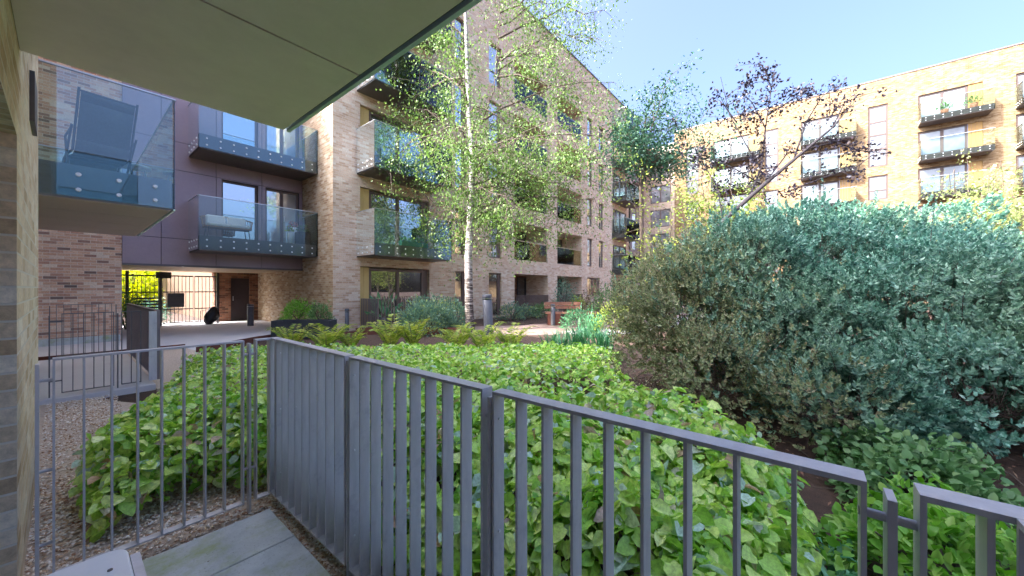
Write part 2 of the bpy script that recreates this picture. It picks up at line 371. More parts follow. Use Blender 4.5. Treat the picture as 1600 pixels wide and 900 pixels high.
# ------------------------------------------------------------------ foliage scattering (numpy)
def tmpl_heart():
    v = np.array([(0, 0, 0), (0, .5, -.07), (0, 1.0, -.16), (-.24, -.08, .04), (-.45, .30, .08), (-.32, .72, -.02), (.24, -.08, .04), (.45, .30, .08), (.32, .72, -.02)], float)
    f = [(0, 1, 4, 3), (1, 2, 5, 4), (0, 6, 7, 1), (1, 7, 8, 2)]
    V = [v]
    for wx, fold, curl, tw in ((.8, .22, -.05, .05), (1.1, .02, -.35, -.08), (.9, .35, .12, .1), (1.0, -.15, -.2, 0), (.62, .15, -.25, -.1), (1.15, .12, -.1, .12)):
        q = v.copy(); q[:, 0] *= wx; q[:, 2] += fold * np.abs(q[:, 0]) * 1.6 + curl * q[:, 1] ** 2 + tw * q[:, 0] * q[:, 1] * 3; V.append(q)
    return np.array(V), f
def tmpl_leaf(w=.5):
    v = np.array([(0, 0, 0), (-w / 2, .45, .06), (0, 1, 0), (w / 2, .45, .06), (0, .5, -.03)], float)
    return v, [(0, 4, 2, 1), (0, 3, 2, 4)]
def tmpl_diamond(w=.55):
    return np.array([(0, 0, 0), (w / 2, .45, .05), (0, 1, 0), (-w / 2, .5, -.03)], float), [(0, 1, 2, 3)]
def norm(a): return a / np.maximum(np.linalg.norm(a, axis=-1, keepdims=True), 1e-9)
def scatter(name, tm, pos, ydir, nrm, sc, mat, parent=None, smooth=True):
    v, f = tm; N = len(pos); k = v.shape[-2]
    if v.ndim == 3: v = v[rng.integers(0, len(v), N)]
    else: v = v[None]
    y = norm(np.asarray(ydir, float)); z = np.asarray(nrm, float); z = norm(z - y * (z * y).sum(1, keepdims=True)); x = np.cross(y, z)
    sc = np.asarray(sc, float).reshape(-1, 1, 1)
    P = pos[:, None, :] + sc * (v[:, :, 0:1] * x[:, None, :] + v[:, :, 1:2] * y[:, None, :] + v[:, :, 2:3] * z[:, None, :])
    P = P.reshape(-1, 3).astype(np.float32)
    F = np.array(f, np.int32); kf = F.shape[1]
    L = (F[None] + (np.arange(N, dtype=np.int32) * k)[:, None, None]).reshape(-1)
    m = bpy.data.meshes.new(name); m.vertices.add(len(P)); m.vertices.foreach_set('co', P.ravel())
    nf = N * len(f); m.loops.add(len(L)); m.loops.foreach_set('vertex_index', L)
    m.polygons.add(nf); m.polygons.foreach_set('loop_start', np.arange(nf, dtype=np.int32) * kf)
    m.polygons.foreach_set('use_smooth', np.full(nf, smooth)); m.materials.append(mat); m.update(calc_edges=True)
    return link(bpy.data.objects.new(name, m), parent)
def rand_dirs(n): return norm(rng.normal(size=(n, 3)))
def noise2(u, v, seed=0):           # smooth deterministic value field, about -1..1
    s = seed
    return (np.sin(u * 1.7 + s) * np.cos(v * 1.3 - s * .7) + .6 * np.sin(u * 3.9 - v * 2.7 + s * 2) + .4 * np.sin(u * 7.3 + v * 6.1 + s)) / 2

def foliage_bush(name, c, r, n, size, mat, label, cat, group=None, stem_mat='bark', lump=.25, hang=0, tm=None, stems=7, shell=.35):
    """bushy plant: stems fanning up plus leaves through an uneven dome"""
    root = empty(name, (c[0], c[1], c[2]), 0, label, cat, group)
    d = rand_dirs(n); d[:, 2] = np.abs(d[:, 2]) * 1.0 - .15
    th = np.arctan2(d[:, 1], d[:, 0]); sd_ = c[0] * 3.1 + c[1]
    rad = 1 + lump * (np.sin(th * 3 + sd_) * .5 + np.sin(th * 5 + d[:, 2] * 6 + sd_ * 2) * .5 + .4 * np.sin(th * 11 + d[:, 2] * 9))
    q = 1 - shell * rng.random(n) ** 1.2
    pos = d * (rad * q)[:, None] * np.array(r)[None]
    pos[:, 2] = np.maximum(pos[:, 2] + r[2] * .18, .02)
    y = norm(d + rand_dirs(n) * .8 + np.array([0, 0, .3 - hang])); nn = norm(d * .4 + rand_dirs(n) * .5 + np.array([0, 0, .6]))
    scatter('foliage', tm or tmpl_leaf(.45), pos, y, nn, size * rng.uniform(.65, 1.25, n), mat, root)
    b = MB()
    for i in range(stems):
        a = rng.random() * 6.28; e = np.array([math.cos(a) * r[0] * .7, math.sin(a) * r[1] * .7, r[2] * rng.uniform(.5, .95)])
        b.tube([(e[0]*.08, e[1]*.08, 0), (e[0]*.45, e[1]*.45, e[2]*.55), tuple(e)], [.012 + r[0]*.012, .01 + r[0]*.006, .004], 5)
    b.build('stem', M[stem_mat], root)
    return root

# ================================================================== GROUND
g = MB(); g.box(-60, 120, -90, 90, -.6, -.09).build('ground', M['soil']); tag(bpy.data.objects['ground'], kind='structure')
b = MB(); b.prism([(-.41, 12.05), (1.9, 11.0), (3.4, 12.1), (4.2, 12.75), (5.74, 12.2), (5.74, 21.5), (-.41, 21.5)], -.3, -.06)
tag(b.build('plaza_paving', M['plaza']), kind='structure')
b = MB(); b.prism([(7.4, 8.6), (9.8, 6.4), (12.2, 5.2), (30, 5.0), (42, 9.5), (30, 9.2), (14, 8.2), (11.5, 9.0), (9.5, 10.5)], -.3, -.075)
tag(b.build('gravel_path', M['pinkgravel']), kind='structure')
b = MB(); b.prism([(9.9, 5.5), (12.5, 4.1), (22, 3.6), (22, 5.0), (13, 5.45), (10.9, 6.5)], -.3, -.062)
tag(b.build('courtyard_path', mottled('path_paving', (.26, .24, .24), (.36, .34, .34), 1.2, .8, 0, .3)), kind='structure')
# terrace slabs (one mesh of laid slabs with open joints)
b = MB()
vs_ = [2.70, 2.29, 1.69, 1.09, .49, -.11, -.35]
for i in range(len(vs_) - 1):
    x = -.42 + (0.0 if i % 2 else -.1)
    edges = [-.55, .19 - (.3 if i % 2 else 0), .84] if True else []
    for j in range(len(edges) - 1):
        b.box(edges[j] + .003, edges[j + 1] - .003, vs_[i + 1] + .003, vs_[i] - .003, -.05, random.uniform(-.002, .002), bev=.004)
tag(b.build('terrace_paving', M['slab']), kind='structure')
b = MB(); b.box(-.6, .84, -.35, 2.68, -.3, -.05); tag(b.build('terrace_base', M['joint']), kind='structure')
b = MB(); b.prism([(-.41, 2.7), (.84, 2.7), (.84, -.6), (1.03, -.6), (1.03, 3.2), (1.6, 3.7), (1.6, 4.6), (.2, 7.4), (-.41, 7.45)], -.2, -.045)
tag(b.build('gravel_bed', M['gravel']), kind='structure')
b = MB(); b.box(-.41, .86, 7.5, 11.7, -.2, -.005); tag(b.build('neighbour_terrace', M['plaza']), kind='structure')
b = MB(); b.prism([(.86, 7.4), (1.3, 7.4), (2.0, 10.9), (1.9, 11.69), (.86, 11.69)], -.2, -.055); tag(b.build('gravel_border', M['gravel']), kind='structure')
b = MB(); b.box(-.41, 1.9, 11.7, 12.02, -.2, -.05); tag(b.build('gravel_strip', M['gravel']), kind='structure')
# pebbles
N = 15000
pu = rng.uniform(-.14, 1.05, N); pv = rng.uniform(2.68, 4.4, N)
pu[-4200:] = rng.uniform(-.14, .45, 4200); pv[-4200:] = rng.uniform(3.2, 7.4, 4200)
k = int(N * .28); pu[:k] = rng.uniform(.835, 1.02, k); pv[:k] = rng.uniform(-.3, 2.8, k)
keep = ~((pu < .845) & (pv < 2.71)); pu, pv = pu[keep], pv[keep]
oct_v = np.array([(1, 0, 0), (0, 1, 0), (-1, 0, 0), (0, -1, 0), (0, 0, .7), (0, 0, -.7)], float) * np.array([1, .75, .7])
pm = leaf('pebble_stone', [(0, (.35, .18, .1)), (.25, (.62, .44, .28)), (.6, (.78, .66, .52)), (1, (.88, .85, .8))], 0.0, .8)
ob = scatter('gravel_pebbles', (oct_v, [(0, 1, 4), (1, 2, 4), (2, 3, 4), (3, 0, 4), (1, 0, 5), (2, 1, 5), (3, 2, 5), (0, 3, 5)]),
        np.stack([pu, pv, -.04 + rng.random(len(pu)) * .008], 1), rand_dirs(len(pu)) * [1, 1, .2], rand_dirs(len(pu)) * .3 + [0, 0, 1], rng.uniform(.006, .015, len(pu)), pm, smooth=False)
tag(ob, 'loose buff and brown pebbles strewn round the edge of the near terrace', 'gravel', kind='stuff')

# ================================================================== BUILDINGS
class Frame:
    """local facade frame: s along the wall, t outwards, z up"""
    def __init__(f, o, d, n): f.o = Vector((*o, 0)); f.d = Vector((*d, 0)); f.n = Vector((*n, 0))
    def p(f, s, t, z): return f.o + f.d * s + f.n * t + Vector((0, 0, z))
    def box(f, b, s0, s1, t0, t1, z0, z1):
        P = [f.p(s, t, z) for z in (z0, z1) for (s, t) in ((s0, t0), (s1, t0), (s1, t1), (s0, t1))]
        fs = [(0, 3, 2, 1), (4, 5, 6, 7), (0, 1, 5, 4), (1, 2, 6, 5), (2, 3, 7, 6), (3, 0, 4, 7)]
        if f.d.cross(f.n).z < 0: fs = [tuple(reversed(x)) for x in fs]
        b.add(P, fs)
def wall(fr, s0, s1, z0, z1, ops, mat, parent, rev=.22, name='wall'):
    """wall sheet with openings (s0,s1,z0,z1[,depth]) and their reveals"""
    ss = sorted({s0, s1, *[o[0] for o in ops], *[o[1] for o in ops]}); zs = sorted({z0, z1, *[o[2] for o in ops], *[o[3] for o in ops]})
    b = MB()
    for i in range(len(ss) - 1):
        run = None
        for j in range(len(zs) - 1):
            cs, cz = (ss[i] + ss[i + 1]) / 2, (zs[j] + zs[j + 1]) / 2
            hole = any(o[0] < cs < o[1] and o[2] < cz < o[3] for o in ops)
            if not hole:
                if run is None: run = zs[j]
            if run is not None and (hole or j == len(zs) - 2):
                top = zs[j] if hole else zs[j + 1]
                b.quad(fr.p(ss[i], 0, run), fr.p(ss[i + 1], 0, run), fr.p(ss[i + 1], 0, top), fr.p(ss[i], 0, top)); run = None
    for o in ops:
        r = o[4] if len(o) > 4 else rev; a, c, e, h = o[:4]
        b.quad(fr.p(a, 0, e), fr.p(a, -r, e), fr.p(a, -r, h), fr.p(a, 0, h)); b.quad(fr.p(c, 0, e), fr.p(c, -r, e), fr.p(c, -r, h), fr.p(c, 0, h))
        b.quad(fr.p(a, 0, h), fr.p(c, 0, h), fr.p(c, -r, h), fr.p(a, -r, h)); b.quad(fr.p(a, 0, e), fr.p(c, 0, e), fr.p(c, -r, e), fr.p(a, -r, e))
    return b.build(name, mat, parent)
def window(fr, s0, s1, z0, z1, parent, t=-.18, cols=1, rows=(), fw=.06, fmat='frame', gmat='win', name='window', cur=None):
    b = MB()
    for a, c in ((s0, s0 + fw), (s1 - fw, s1)): fr.box(b, a, c, t, t + .06, z0, z1)
    fr.box(b, s0 + fw, s1 - fw, t, t + .06, z0, z0 + fw); fr.box(b, s0 + fw, s1 - fw, t, t + .06, z1 - fw, z1)
    xs = [s0 + fw + (s1 - s0 - 2 * fw) * i / cols for i in range(1, cols)]
    for x in xs: fr.box(b, x - fw * .7, x + fw * .7, t, t + .055, z0 + fw, z1 - fw)
    xe = [s0 + fw, *xs, s1 - fw]
    for i in range(len(xe) - 1):
        for zr in rows: fr.box(b, xe[i] + (fw * .7 if i else 0), xe[i + 1] - (fw * .7 if i < len(xs) else 0), t, t + .05, zr - fw * .5, zr + fw * .5)
    o = b.build(name, M[fmat], parent)
    p = MB(); p.quad(fr.p(s0 + .02, t + .015, z0 + .02), fr.p(s1 - .02, t + .015, z0 + .02), fr.p(s1 - .02, t + .015, z1 - .02), fr.p(s0 + .02, t + .015, z1 - .02)); p.build('pane', M[gmat], o)
    return o
def panel(fr, s0, s1, z0, z1, parent, t=-.1, mat='yellow', name='infill_panel'):
    b = MB(); n = max(1, int((s1 - s0) / .17))
    for i in range(n): fr.box(b, s0 + (s1 - s0) * i / n + .004, s0 + (s1 - s0) * (i + 1) / n - .004, t - .03, t, z0, z1)
    return b.build(name, M[mat], parent)
FH = .43
def balcony(fr, s0, s1, t1, zb, parent, t0=0, bolts=True, glass='glass', soff='bronze', joints=None, left=True, right=True, fas='bronze', gh=1.15, bstep=.31):
    zt = zb + FH
    b = MB(); fr.box(b, s0, s1, t0, t1, zb + .012, zt)
    o = b.build('balcony', M[fas], parent)
    q = MB(); js = joints or [s0 + (s1 - s0) * i / 3 for i in range(4)]
    for i in range(len(js) - 1): fr.box(q, js[i] + .006, js[i + 1] - .006, t0 + .002, t1 - .012, zb, zb + .0115)
    q.build('soffit_board', M[soff], o)
    gl = MB(); g0 = zb + .03; g1 = zt + gh
    fr.box(gl, s0 - .012, s1 + .012, t1 + .02, t1 + .034, g0, g1)
    gl.build('glass_panel', M[glass], o)
    for side, ss in ((left, s0), (right, s1)):
        if side:
            gl = MB(); sg = -1 if ss == s0 else 1
            fr.box(gl, ss + sg * .02, ss + sg * .034, t0 + .02, t1 + .01, g0, g1); gl.build('glass_panel', M[glass], o)
    hr = MB(); fr.box(hr, s0 - .03, s1 + .03, t1 + .012, t1 + .042, g1, g1 + .018)
    for side, ss in ((left, s0), (right, s1)):
        if side:
            sg = -1 if ss == s0 else 1; fr.box(hr, ss + sg * .012, ss + sg * .042, t0 + .02, t1 + .012, g1, g1 + .018)
    hr.build('handrail', M['steel'], o)
    if bolts:
        bo = MB(); n = max(3, int((s1 - s0) / bstep)); rr = .026
        def disc(c, nrm, u):
            c = Vector(c); k = 10; w_ = nrm.cross(u)
            vs = [c + (u * math.cos(6.2832 * i / k) + w_ * math.sin(6.2832 * i / k)) * rr for i in range(k)] + [c + nrm * .012 + (u * math.cos(6.2832 * i / k) + w_ * math.sin(6.2832 * i / k)) * rr * .8 for i in range(k)]
            bo.add(vs, [tuple(range(k, 2 * k))] + [(i, (i + 1) % k, k + (i + 1) % k, k + i) for i in range(k)])
        for i in range(n):
            for z in (zb + .12, zb + .31):
                disc(fr.p(s0 + (s1 - s0) * (i + .5) / n, t1 + .034, z), fr.n, fr.d)
        m = max(2, int((t1 - t0) / .28))
        for side, ss in ((left, s0), (right, s1)):
            if side:
                sg = -1 if ss == s0 else 1
                for i in range(m):
                    for z in (zb + .12, zb + .31): disc(fr.p(ss + sg * .034, t0 + (t1 - t0) * (i + .5) / m, z), fr.d * sg, fr.n)
        bo.build('fixing_stud', M['stud'], o)
    return o
ZF = lambda k: 2.52 + 2.96 * k          # balcony soffit level of storey k+1

# ---- main building (long facade along +x at y=12.5)
main = empty('apartment_building', (5.75, 12.5, -.1), 0, 'long buff brick apartment block with deep loggias, behind the birch', 'building')
mp = main
def rel(o): # parts built in world space under a root moved from origin
    for c in o.children: c.matrix_parent_inverse = Matrix.Translation(-o.location)
FM = Frame((0, 12.5), (1, 0), (0, -1))
ZR = 17.3; ops = []; items = []
for k in range(0, 6):
    # bay with balcony
    if k < 5:
        z0 = -.06 if k == 0 else ZF(k - 1) + FH; z1 = ZF(k) - .40 + (.08 if k == 0 else .0)
    else:
        break
    ops.append((6.72, 9.81, z0 + .02, z1, .3))
    for (a, c) in ((11.26, 11.98), (13.53, 14.5)):
        zz = z0 + (.35 if k == 0 and a < 12 else .0)
        if k > 0: zz = z0 - .02
        ops.append((a, c, zz + .03, z1))
    ops.append((15.6, 18.9, z0 + .04, z1, 1.7)); ops.append((20.0, 23.3, z0 + .04, z1, 1.7))
    if k == 0: ops.append((24.1, 26.2, z0 + .9, z1))
    else: ops.append((24.1, 24.95, z0 + .05, z1)); ops.append((26.0, 26.85, z0 + .05, z1))
    items.append((k, z0, z1))
wall(FM, 5.75, 32.0, -.3, ZR, ops, M['brick_buff'], mp)
for k, z0, z1 in items:
    # bay: ochre panel, two-leaf window
    panel(FM, 6.72, 7.13, z0 + .02, z1 - .02, mp, -.12)
    window(FM, 7.14, 9.6, z0 + .03, z1 - .05, mp, -.2, 2, (), .09, gmat=['win_dark', 'win', 'win', 'win', 'win'][k])
    panel(FM, 9.6, 9.81, z0 + .02, z1 - .02, mp, -.14, 'frame')
    for i, (a, c) in enumerate(((11.26, 11.98), (13.53, 14.5))):
        zz = z0 + (.35 if k == 0 and a < 12 else .0) - (.02 if k > 0 else 0)
        window(FM, a, c - .14, zz + .05, z1 - .02, mp, -.16, 1, (z0 + .75,), .05, gmat=['win', 'win_light'][i] if k else 'win_dark')
        panel(FM, c - .14, c, zz + .05, z1 - .02, mp, -.1, 'frame', 'frame_panel')
    for (a, c) in ((15.6, 18.9), (20.0, 23.3)):
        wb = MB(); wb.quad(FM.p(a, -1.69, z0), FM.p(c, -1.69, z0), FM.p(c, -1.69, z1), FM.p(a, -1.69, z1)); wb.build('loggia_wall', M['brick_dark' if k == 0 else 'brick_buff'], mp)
        window(FM, a + .15, a + 1.5, z0 + .1, z1 - .1, mp, -1.66, 1, (), .07, 'frame_dark', 'win_dark', 'loggia_door')
        window(FM, a + 2.3, c - .1, z0 + .1, z1 - .1, mp, -1.66, 1, (), .07, 'frame_dark', 'win_dark', 'loggia_window')
        if k:
            gb = MB(); FM.box(gb, a + .01, c - .01, -.06, -.045, z0 + .05, z0 + 1.1); go = gb.build('loggia_balustrade', M['glass'], mp)
            hb = MB(); FM.box(hb, a, c, -.075, -.03, z0 + 1.1, z0 + 1.13); hb.build('handrail', M['steel'], go)
    if k == 0: window(FM, 24.1, 26.2, z0 + .9, z1 - .02, mp, -.16, 2, (), .07)
    else:
        for a in (24.1, 26.0): window(FM, a, a + .85, z0 + .07, z1 - .02, mp, -.16, 1, (z0 + .9,), .06)
    # far end corner with projecting balconies
    window(FM, 28.6, 31.2, z0 + .1, z1 - .1, mp, .02, 2, (), .08, 'frame_dark')
for k in range(0, 5):
    balcony(FM, 6.6, 9.95, 1.2, ZF(k), mp, glass='glass_blue' if k else 'glass')
    balcony(FM, 28.4, 31.4, 1.2, ZF(k), mp, bolts=False)
cp = MB(); FM.box(cp, 5.70, 32.05, -.4, .05, ZR, ZR + .09); cp.build('parapet_coping', M['bronze'], mp)
# return wall and passage side, body, roof
FR = Frame((5.75, 12.5), (0, 1), (-1, 0))
wall(FR, 0, 9.5, -.3, ZR, [], M['brick_shaded'], mp, name='side_wall')  # darker brick colour carries the shade of the return wall
bd = MB(); bd.quad((5.75, 22, -.3), (32, 22, -.3), (32, 22, ZR), (5.75, 22, ZR)); bd.quad((32, 12.5, -.3), (32, 22, -.3), (32, 22, ZR), (32, 12.5, ZR)); bd.build('rear_wall', M['brick_buff'], mp)
rf = MB(); rf.quad((5.75, 12.5, ZR - .02), (32, 12.5, ZR - .02), (32, 22, ZR - .02), (5.75, 22, ZR - .02)); rf.build('roof', M['roofing'], mp)
rel(main)

# ---- bridge building (clad block over the passage) with the red brick wall at its left
br = empty('bridge_building', (1.03, 15.0, -.1), 0, 'purple brown clad block bridging the gated passage, red brick wall at its left', 'building')
FB = Frame((0, 15.0), (1, 0), (0, -1)); BZ = 10.4; ZP = 2.1  # unseen upper height, shaped to admit sky light and block a sun streak
wall(FB, -9, 1.03, -.3, BZ, [], M['brick_red'], br, name='brick_wall')
b = MB(); FB.box(b, -9, 1.0, .0, .012, -.3, .12); b.build('wall_plinth', M['slab'], br)
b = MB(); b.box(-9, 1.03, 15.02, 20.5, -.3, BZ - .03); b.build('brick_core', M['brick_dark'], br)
# backing + cladding panels (open joints), windows in openings
bops = []
for k in range(1, 3):
    zf = ZF(k - 1) + FH
    bops += [(3.27, 4.30, zf + .02, zf + 2.05), (4.52, 5.62, zf + .02, zf + 2.05)]
us = [1.03, 1.83, 3.13, 4.41, 5.74]
zs_ = [ZP, 2.93]
for k in range(1, 3): zf = ZF(k - 1) + FH; zs_ += [zf + 2.08, zf + 2.80] if k > 0 else []
zs_ = [ZP, 2.93]
for k in range(1, 3):
    zf = 2.95 + 2.96 * (k - 1); zs_ += [zf + 2.08, zf + 2.94]
zs_.append(BZ)
wall(FB, 1.03, 5.74, ZP, BZ, bops, M['joint'], br, name='cladding_backing')
b = MB()
for i in range(len(us) - 1):
    for j in range(len(zs_) - 1):
        hit = [o for o in bops if us[i] < (o[0] + o[1]) / 2 < us[i + 1] and zs_[j] < (o[2] + o[3]) / 2 < zs_[j + 1]]
        a, c, e, h = us[i] + .007, us[i + 1] - .007, zs_[j] + .007, zs_[j + 1] - .007
        if not hit: FB.box(b, a, c, .01, .035, e, h)
        else:
            o = hit[0]
            FB.box(b, a, o[0], .01, .035, e, h); FB.box(b, o[1], c, .01, .035, e, h)
            if h > o[3] + .01: FB.box(b, o[0], o[1], .01, .035, o[3], h)
b.build('cladding', M['cladding'], br)
b = MB(); FB.box(b, 1.03, 5.74, .036, .07, ZP - .03, ZP + .03); b.build('bottom_trim', M['bronze'], br)
for i, o in enumerate(bops):
    w_ = window(FB, o[0], o[1], o[2], o[3], br, -.12, 1 if i % 2 == 0 else 2, (), .06 if i % 2 == 0 else .07, gmat='win' if i % 2 == 0 else 'win_light', name='window' if i % 2 == 0 else 'balcony_door')
    if i % 2:
        hd = MB(); FB.box(hd, o[0] + .6, o[0] + .63, -.05, -.02, o[2] + .9, o[2] + 1.1); hd.build('handle', M['steel'], w_)
for k in range(0, 2): balcony(FB, 2.47, 5.70, 1.35, ZF(k), br, t0=.04, glass='glass_blue' if k else 'glass')
b = MB(); b.box(1.031, 5.74, 15.04, 20.5, ZP, ZP + .3); b.build('passage_ceiling', M['soffit_tan'], br)
b = MB(); b.quad((-9, 20.5, ZP), (5.74, 20.5, ZP), (5.74, 20.5, BZ), (-9, 20.5, BZ)); b.build('rear_wall', M['brick_red'], br)
b = MB(); b.quad((-9, 15.0, BZ), (5.74, 15, BZ), (5.74, 20.5, BZ), (-9, 20.5, BZ)); b.build('roof', M['roofing'], br)
# brick lobby in the passage with dark door
FL = Frame((0, 20.0), (1, 0), (0, -1))
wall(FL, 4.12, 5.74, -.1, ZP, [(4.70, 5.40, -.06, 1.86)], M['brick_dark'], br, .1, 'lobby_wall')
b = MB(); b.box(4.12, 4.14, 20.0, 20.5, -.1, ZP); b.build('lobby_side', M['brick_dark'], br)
b = MB(); FL.box(b, 4.70, 5.40, -.1, -.06, -.06, 1.86); d_ = b.build('lobby_door', M['door'], br)
b = MB(); FL.box(b, 4.78, 4.81, -.06, -.03, .85, 1.05); b.build('handle', M['steel'], d_)
rel(br)

# sunlit things beyond the passage
b = MB(); b.box(4.3, 4.55, 20.52, 36, -.1, 3.6); ob = b.build('boundary_wall', M['tanwall']); tag(ob, 'sunlit tan wall seen through the passage gate', 'wall')

# ---- own building (near left)
own = empty('corner_building', (-.42, 4, -.1), 0, 'buff brick block at the left edge that carries the two nearest balconies', 'building')
FO = Frame((-.13, 0), (0, 1), (1, 0)); OZ = 8.9  # unseen roof height, kept low to let sky light into the courtyard
wall(FO, -2.2, 4.8, -.3, OZ, [(-1.4, 2.69, -.02, 2.09, .30)], M['brick_pale'], own)
FO2 = Frame((-.42, 0), (0, 1), (1, 0))
wall(FO2, 4.8, 14.98, -.3, OZ, [(7.6, 11.2, -.02, 2.2), (7.6, 11.2, 2.98, 5.1)], M['brick_pale'], own, name='recessed_wall')
for z0 in (-.02, 2.98): window(FO2, 7.6, 11.2, z0 + .02, z0 + 2.1, own, -.15, 3, (), .08)
b = MB(); b.quad((-.42, 4.8, -.3), (-.13, 4.8, -.3), (-.13, 4.8, OZ), (-.42, 4.8, OZ)); b.quad((-14, -2.2, -.3), (-.13, -2.2, -.3), (-.13, -2.2, OZ), (-14, -2.2, OZ)); b.build('end_wall', M['brick_pale'], own)
b = MB(); b.quad((-14, -2.2, OZ), (-.13, -2.2, OZ), (-.13, 14.98, OZ), (-14, 14.98, OZ)); b.build('roof', M['roofing'], own)
window(FO, -1.38, 2.67, 0, 2.08, own, -.32, 3, (), .07, 'frame_dark', 'win_dark', 'sliding_door')
balcony(FO, -1.3, 2.84, 1.105, 2.52, own, joints=[-1.3, -.26, .77, 1.80, 2.84], soff='soffit', glass='glass_blue')
balcony(FO, 7.06, 11.15, 1.10, 2.52, own, t0=-.27, fas='fascia', joints=[7.06, 8.1, 9.15, 10.15, 11.15], soff='soffit_brown', glass='glass_blue')
b = MB(); FO.box(b, 3.6, 3.95, 0, .02, 2.42, 2.72); b.build('wall_vent', M['bronze'], own)
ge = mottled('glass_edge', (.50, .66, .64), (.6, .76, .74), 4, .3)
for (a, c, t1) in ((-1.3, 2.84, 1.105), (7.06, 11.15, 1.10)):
    b = MB(); FO.box(b, a - .016, c + .016, t1 + .016, t1 + .038, 2.52 + .004, 2.52 + .028); b.build('pale_glass_edge', ge, own)  # added strip; light in the lower glass edge is put into its pale colour
rel(own)

# ---- right building (cream brick in sun) facade at x=43.5 facing -x
rb = empty('courtyard_building', (43.5, 0, -.1), 0, 'sunlit cream brick block with ochre panels on the right skyline', 'building')
FQ = Frame((43.5, 0), (0, 1), (-1, 0)); RZ = 19.0
def rstack(v1, v0, kk, wide=True, ysd=.95):
    """balcony bay between y=v0 (right) and v1 (left)"""
    for k in kk:
        z0 = ZF(k) + FH; z1 = z0 + 2.15
        rops.append((v0, v1, z0, z1)); ritems.append((v0, v1, z0, z1, ysd, k))
rops = []; ritems = []
for (v1, v0) in ((7.8, 3.9), (.5, -2.9), (-6.9, -10.2), (-13.6 + 1.9, -15.2), (-18, -21.3)): rstack(v1, v0, range(0, 5))
tall = [(10.5, 9.2), (3.3, 2.2), (-4.0, -5.2), (-16.2, -17.2)]
for (v1, v0) in tall:
    for (za, zb_) in ((2.9, 5.0), (6.0, 8.1), (8.9, 10.95), (11.7, 16.9)): rops.append((v0, v1, za, zb_))
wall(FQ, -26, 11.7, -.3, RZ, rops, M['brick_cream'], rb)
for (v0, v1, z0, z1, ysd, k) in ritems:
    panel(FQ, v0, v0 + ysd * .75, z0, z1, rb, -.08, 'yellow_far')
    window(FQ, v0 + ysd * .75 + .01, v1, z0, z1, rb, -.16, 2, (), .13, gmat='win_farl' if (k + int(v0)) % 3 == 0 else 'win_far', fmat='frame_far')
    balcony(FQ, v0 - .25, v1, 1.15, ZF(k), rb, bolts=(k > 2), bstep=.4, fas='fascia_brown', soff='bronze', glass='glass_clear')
for (v1, v0) in tall:
    for (za, zb_) in ((2.9, 5.0), (6.0, 8.1), (8.9, 10.95)): window(FQ, v0, v1, za, zb_, rb, -.14, 1, (za + .8,), .11, gmat='win_far', fmat='frame_far')
    window(FQ, v0, v1, 11.7, 16.9, rb, -.14, 1, (13.2, 14.4, 15.5), .14, gmat='win_far', fmat='frame_far')
b = MB(); FQ.box(b, -26, 11.75, -.4, .05, RZ, RZ + .1); b.build('parapet_coping', M['bronze'], rb)
b = MB(); b.quad((43.5, 11.7, -.3), (56, 11.7, -.3), (56, 11.7, RZ), (43.5, 11.7, RZ)); b.build('end_wall', M['brick_cream'], rb)
b = MB(); b.quad((43.5, -26, RZ), (56, -26, RZ), (56, 11.7, RZ), (43.5, 11.7, RZ)); b.build('roof', M['roofing'], rb)
rel(rb)
# ---- link building between the two
lb = empty('link_building', (38, 15, -.1), 0, 'purple brown clad link block with overhanging roof, between main and sunlit blocks', 'building')
FK = Frame((46.0, 0), (0, 1), (-1, 0)); FK2 = Frame((0, 16.0), (1, 0), (0, -1))
o1 = [(12.8, 15.2, 2.95 + 2.96 * k, 5.1 + 2.96 * k) for k in range(5)]
wall(FK, 11.7, 16, -.3, 18, o1, M['brick_buff'], lb)
for o in o1: window(FK, *o, lb, -.14, 2, (), .1, gmat='win_light')
o2 = [(34.0 + 4 * j, 37.0 + 4 * j, 2.95 + 2.96 * k, 5.1 + 2.96 * k) for k in range(5) for j in range(3)]
wall(FK2, 32, 46, -.3, 17.2, o2, M['cladding'], lb, name='clad_wall')
for o in o2: window(FK2, *o, lb, -.14, 2, (), .1)
for k in range(5): balcony(FK2, 33, 38, 1.3, ZF(k), lb, bolts=False)
b = MB(); b.box(44.2, 50, 11.8, 16.5, 17.0, 18.1); b.box(32.1, 44.2, 14.3, 16.5, 17.1, 17.7); b.build('overhanging_roof', M['brick_buff'], lb)
rel(lb)

# ================================================================== PASSAGE GATE, BAG, BOLLARDS
gt = empty('passage_gate', (1.05, 19.5, -.06), 0, 'tall barred metal gate across the passage under the bridge block', 'gate')
def gl_(b, x0, x1, y0, y1, z0, z1): b.box(x0, x1, y0, y1, z0, z1)
def gate_leaf(x0, x1, name, parent, step=.11):
    b = MB(); b.box(x0, x1, -.02, .02, 1.93, 1.98); b.box(x0, x1, -.02, .02, .08, .13); b.box(x0, x1, -.018, .018, 1.3, 1.34); b.box(x0, x1, -.018, .018, .62, .66)
    n = int((x1 - x0) / step)
    for i in range(n + 1):
        x = x0 + (x1 - x0) * i / n; b.box(x - .008, x + .008, -.009, .009, .1, 1.95)
    return b.build(name, M['frame_dark'], parent)
gate_leaf(.0, 1.25, 'fixed_panel', gt); gate_leaf(1.38, 2.28, 'gate_leaf', gt); gate_leaf(2.33, 3.04, 'gate_leaf', gt)
for x in (.42, 1.31, 3.08): b = MB(); b.box(x - .045, x + .045, -.045, .045, 0, 2.12); b.build('post', M['frame_dark'], gt)
b = MB(); b.box(1.18, 1.62, -.06, .06, 1.86, 2.1); b.build('closer_box', M['frame_dark'], gt)
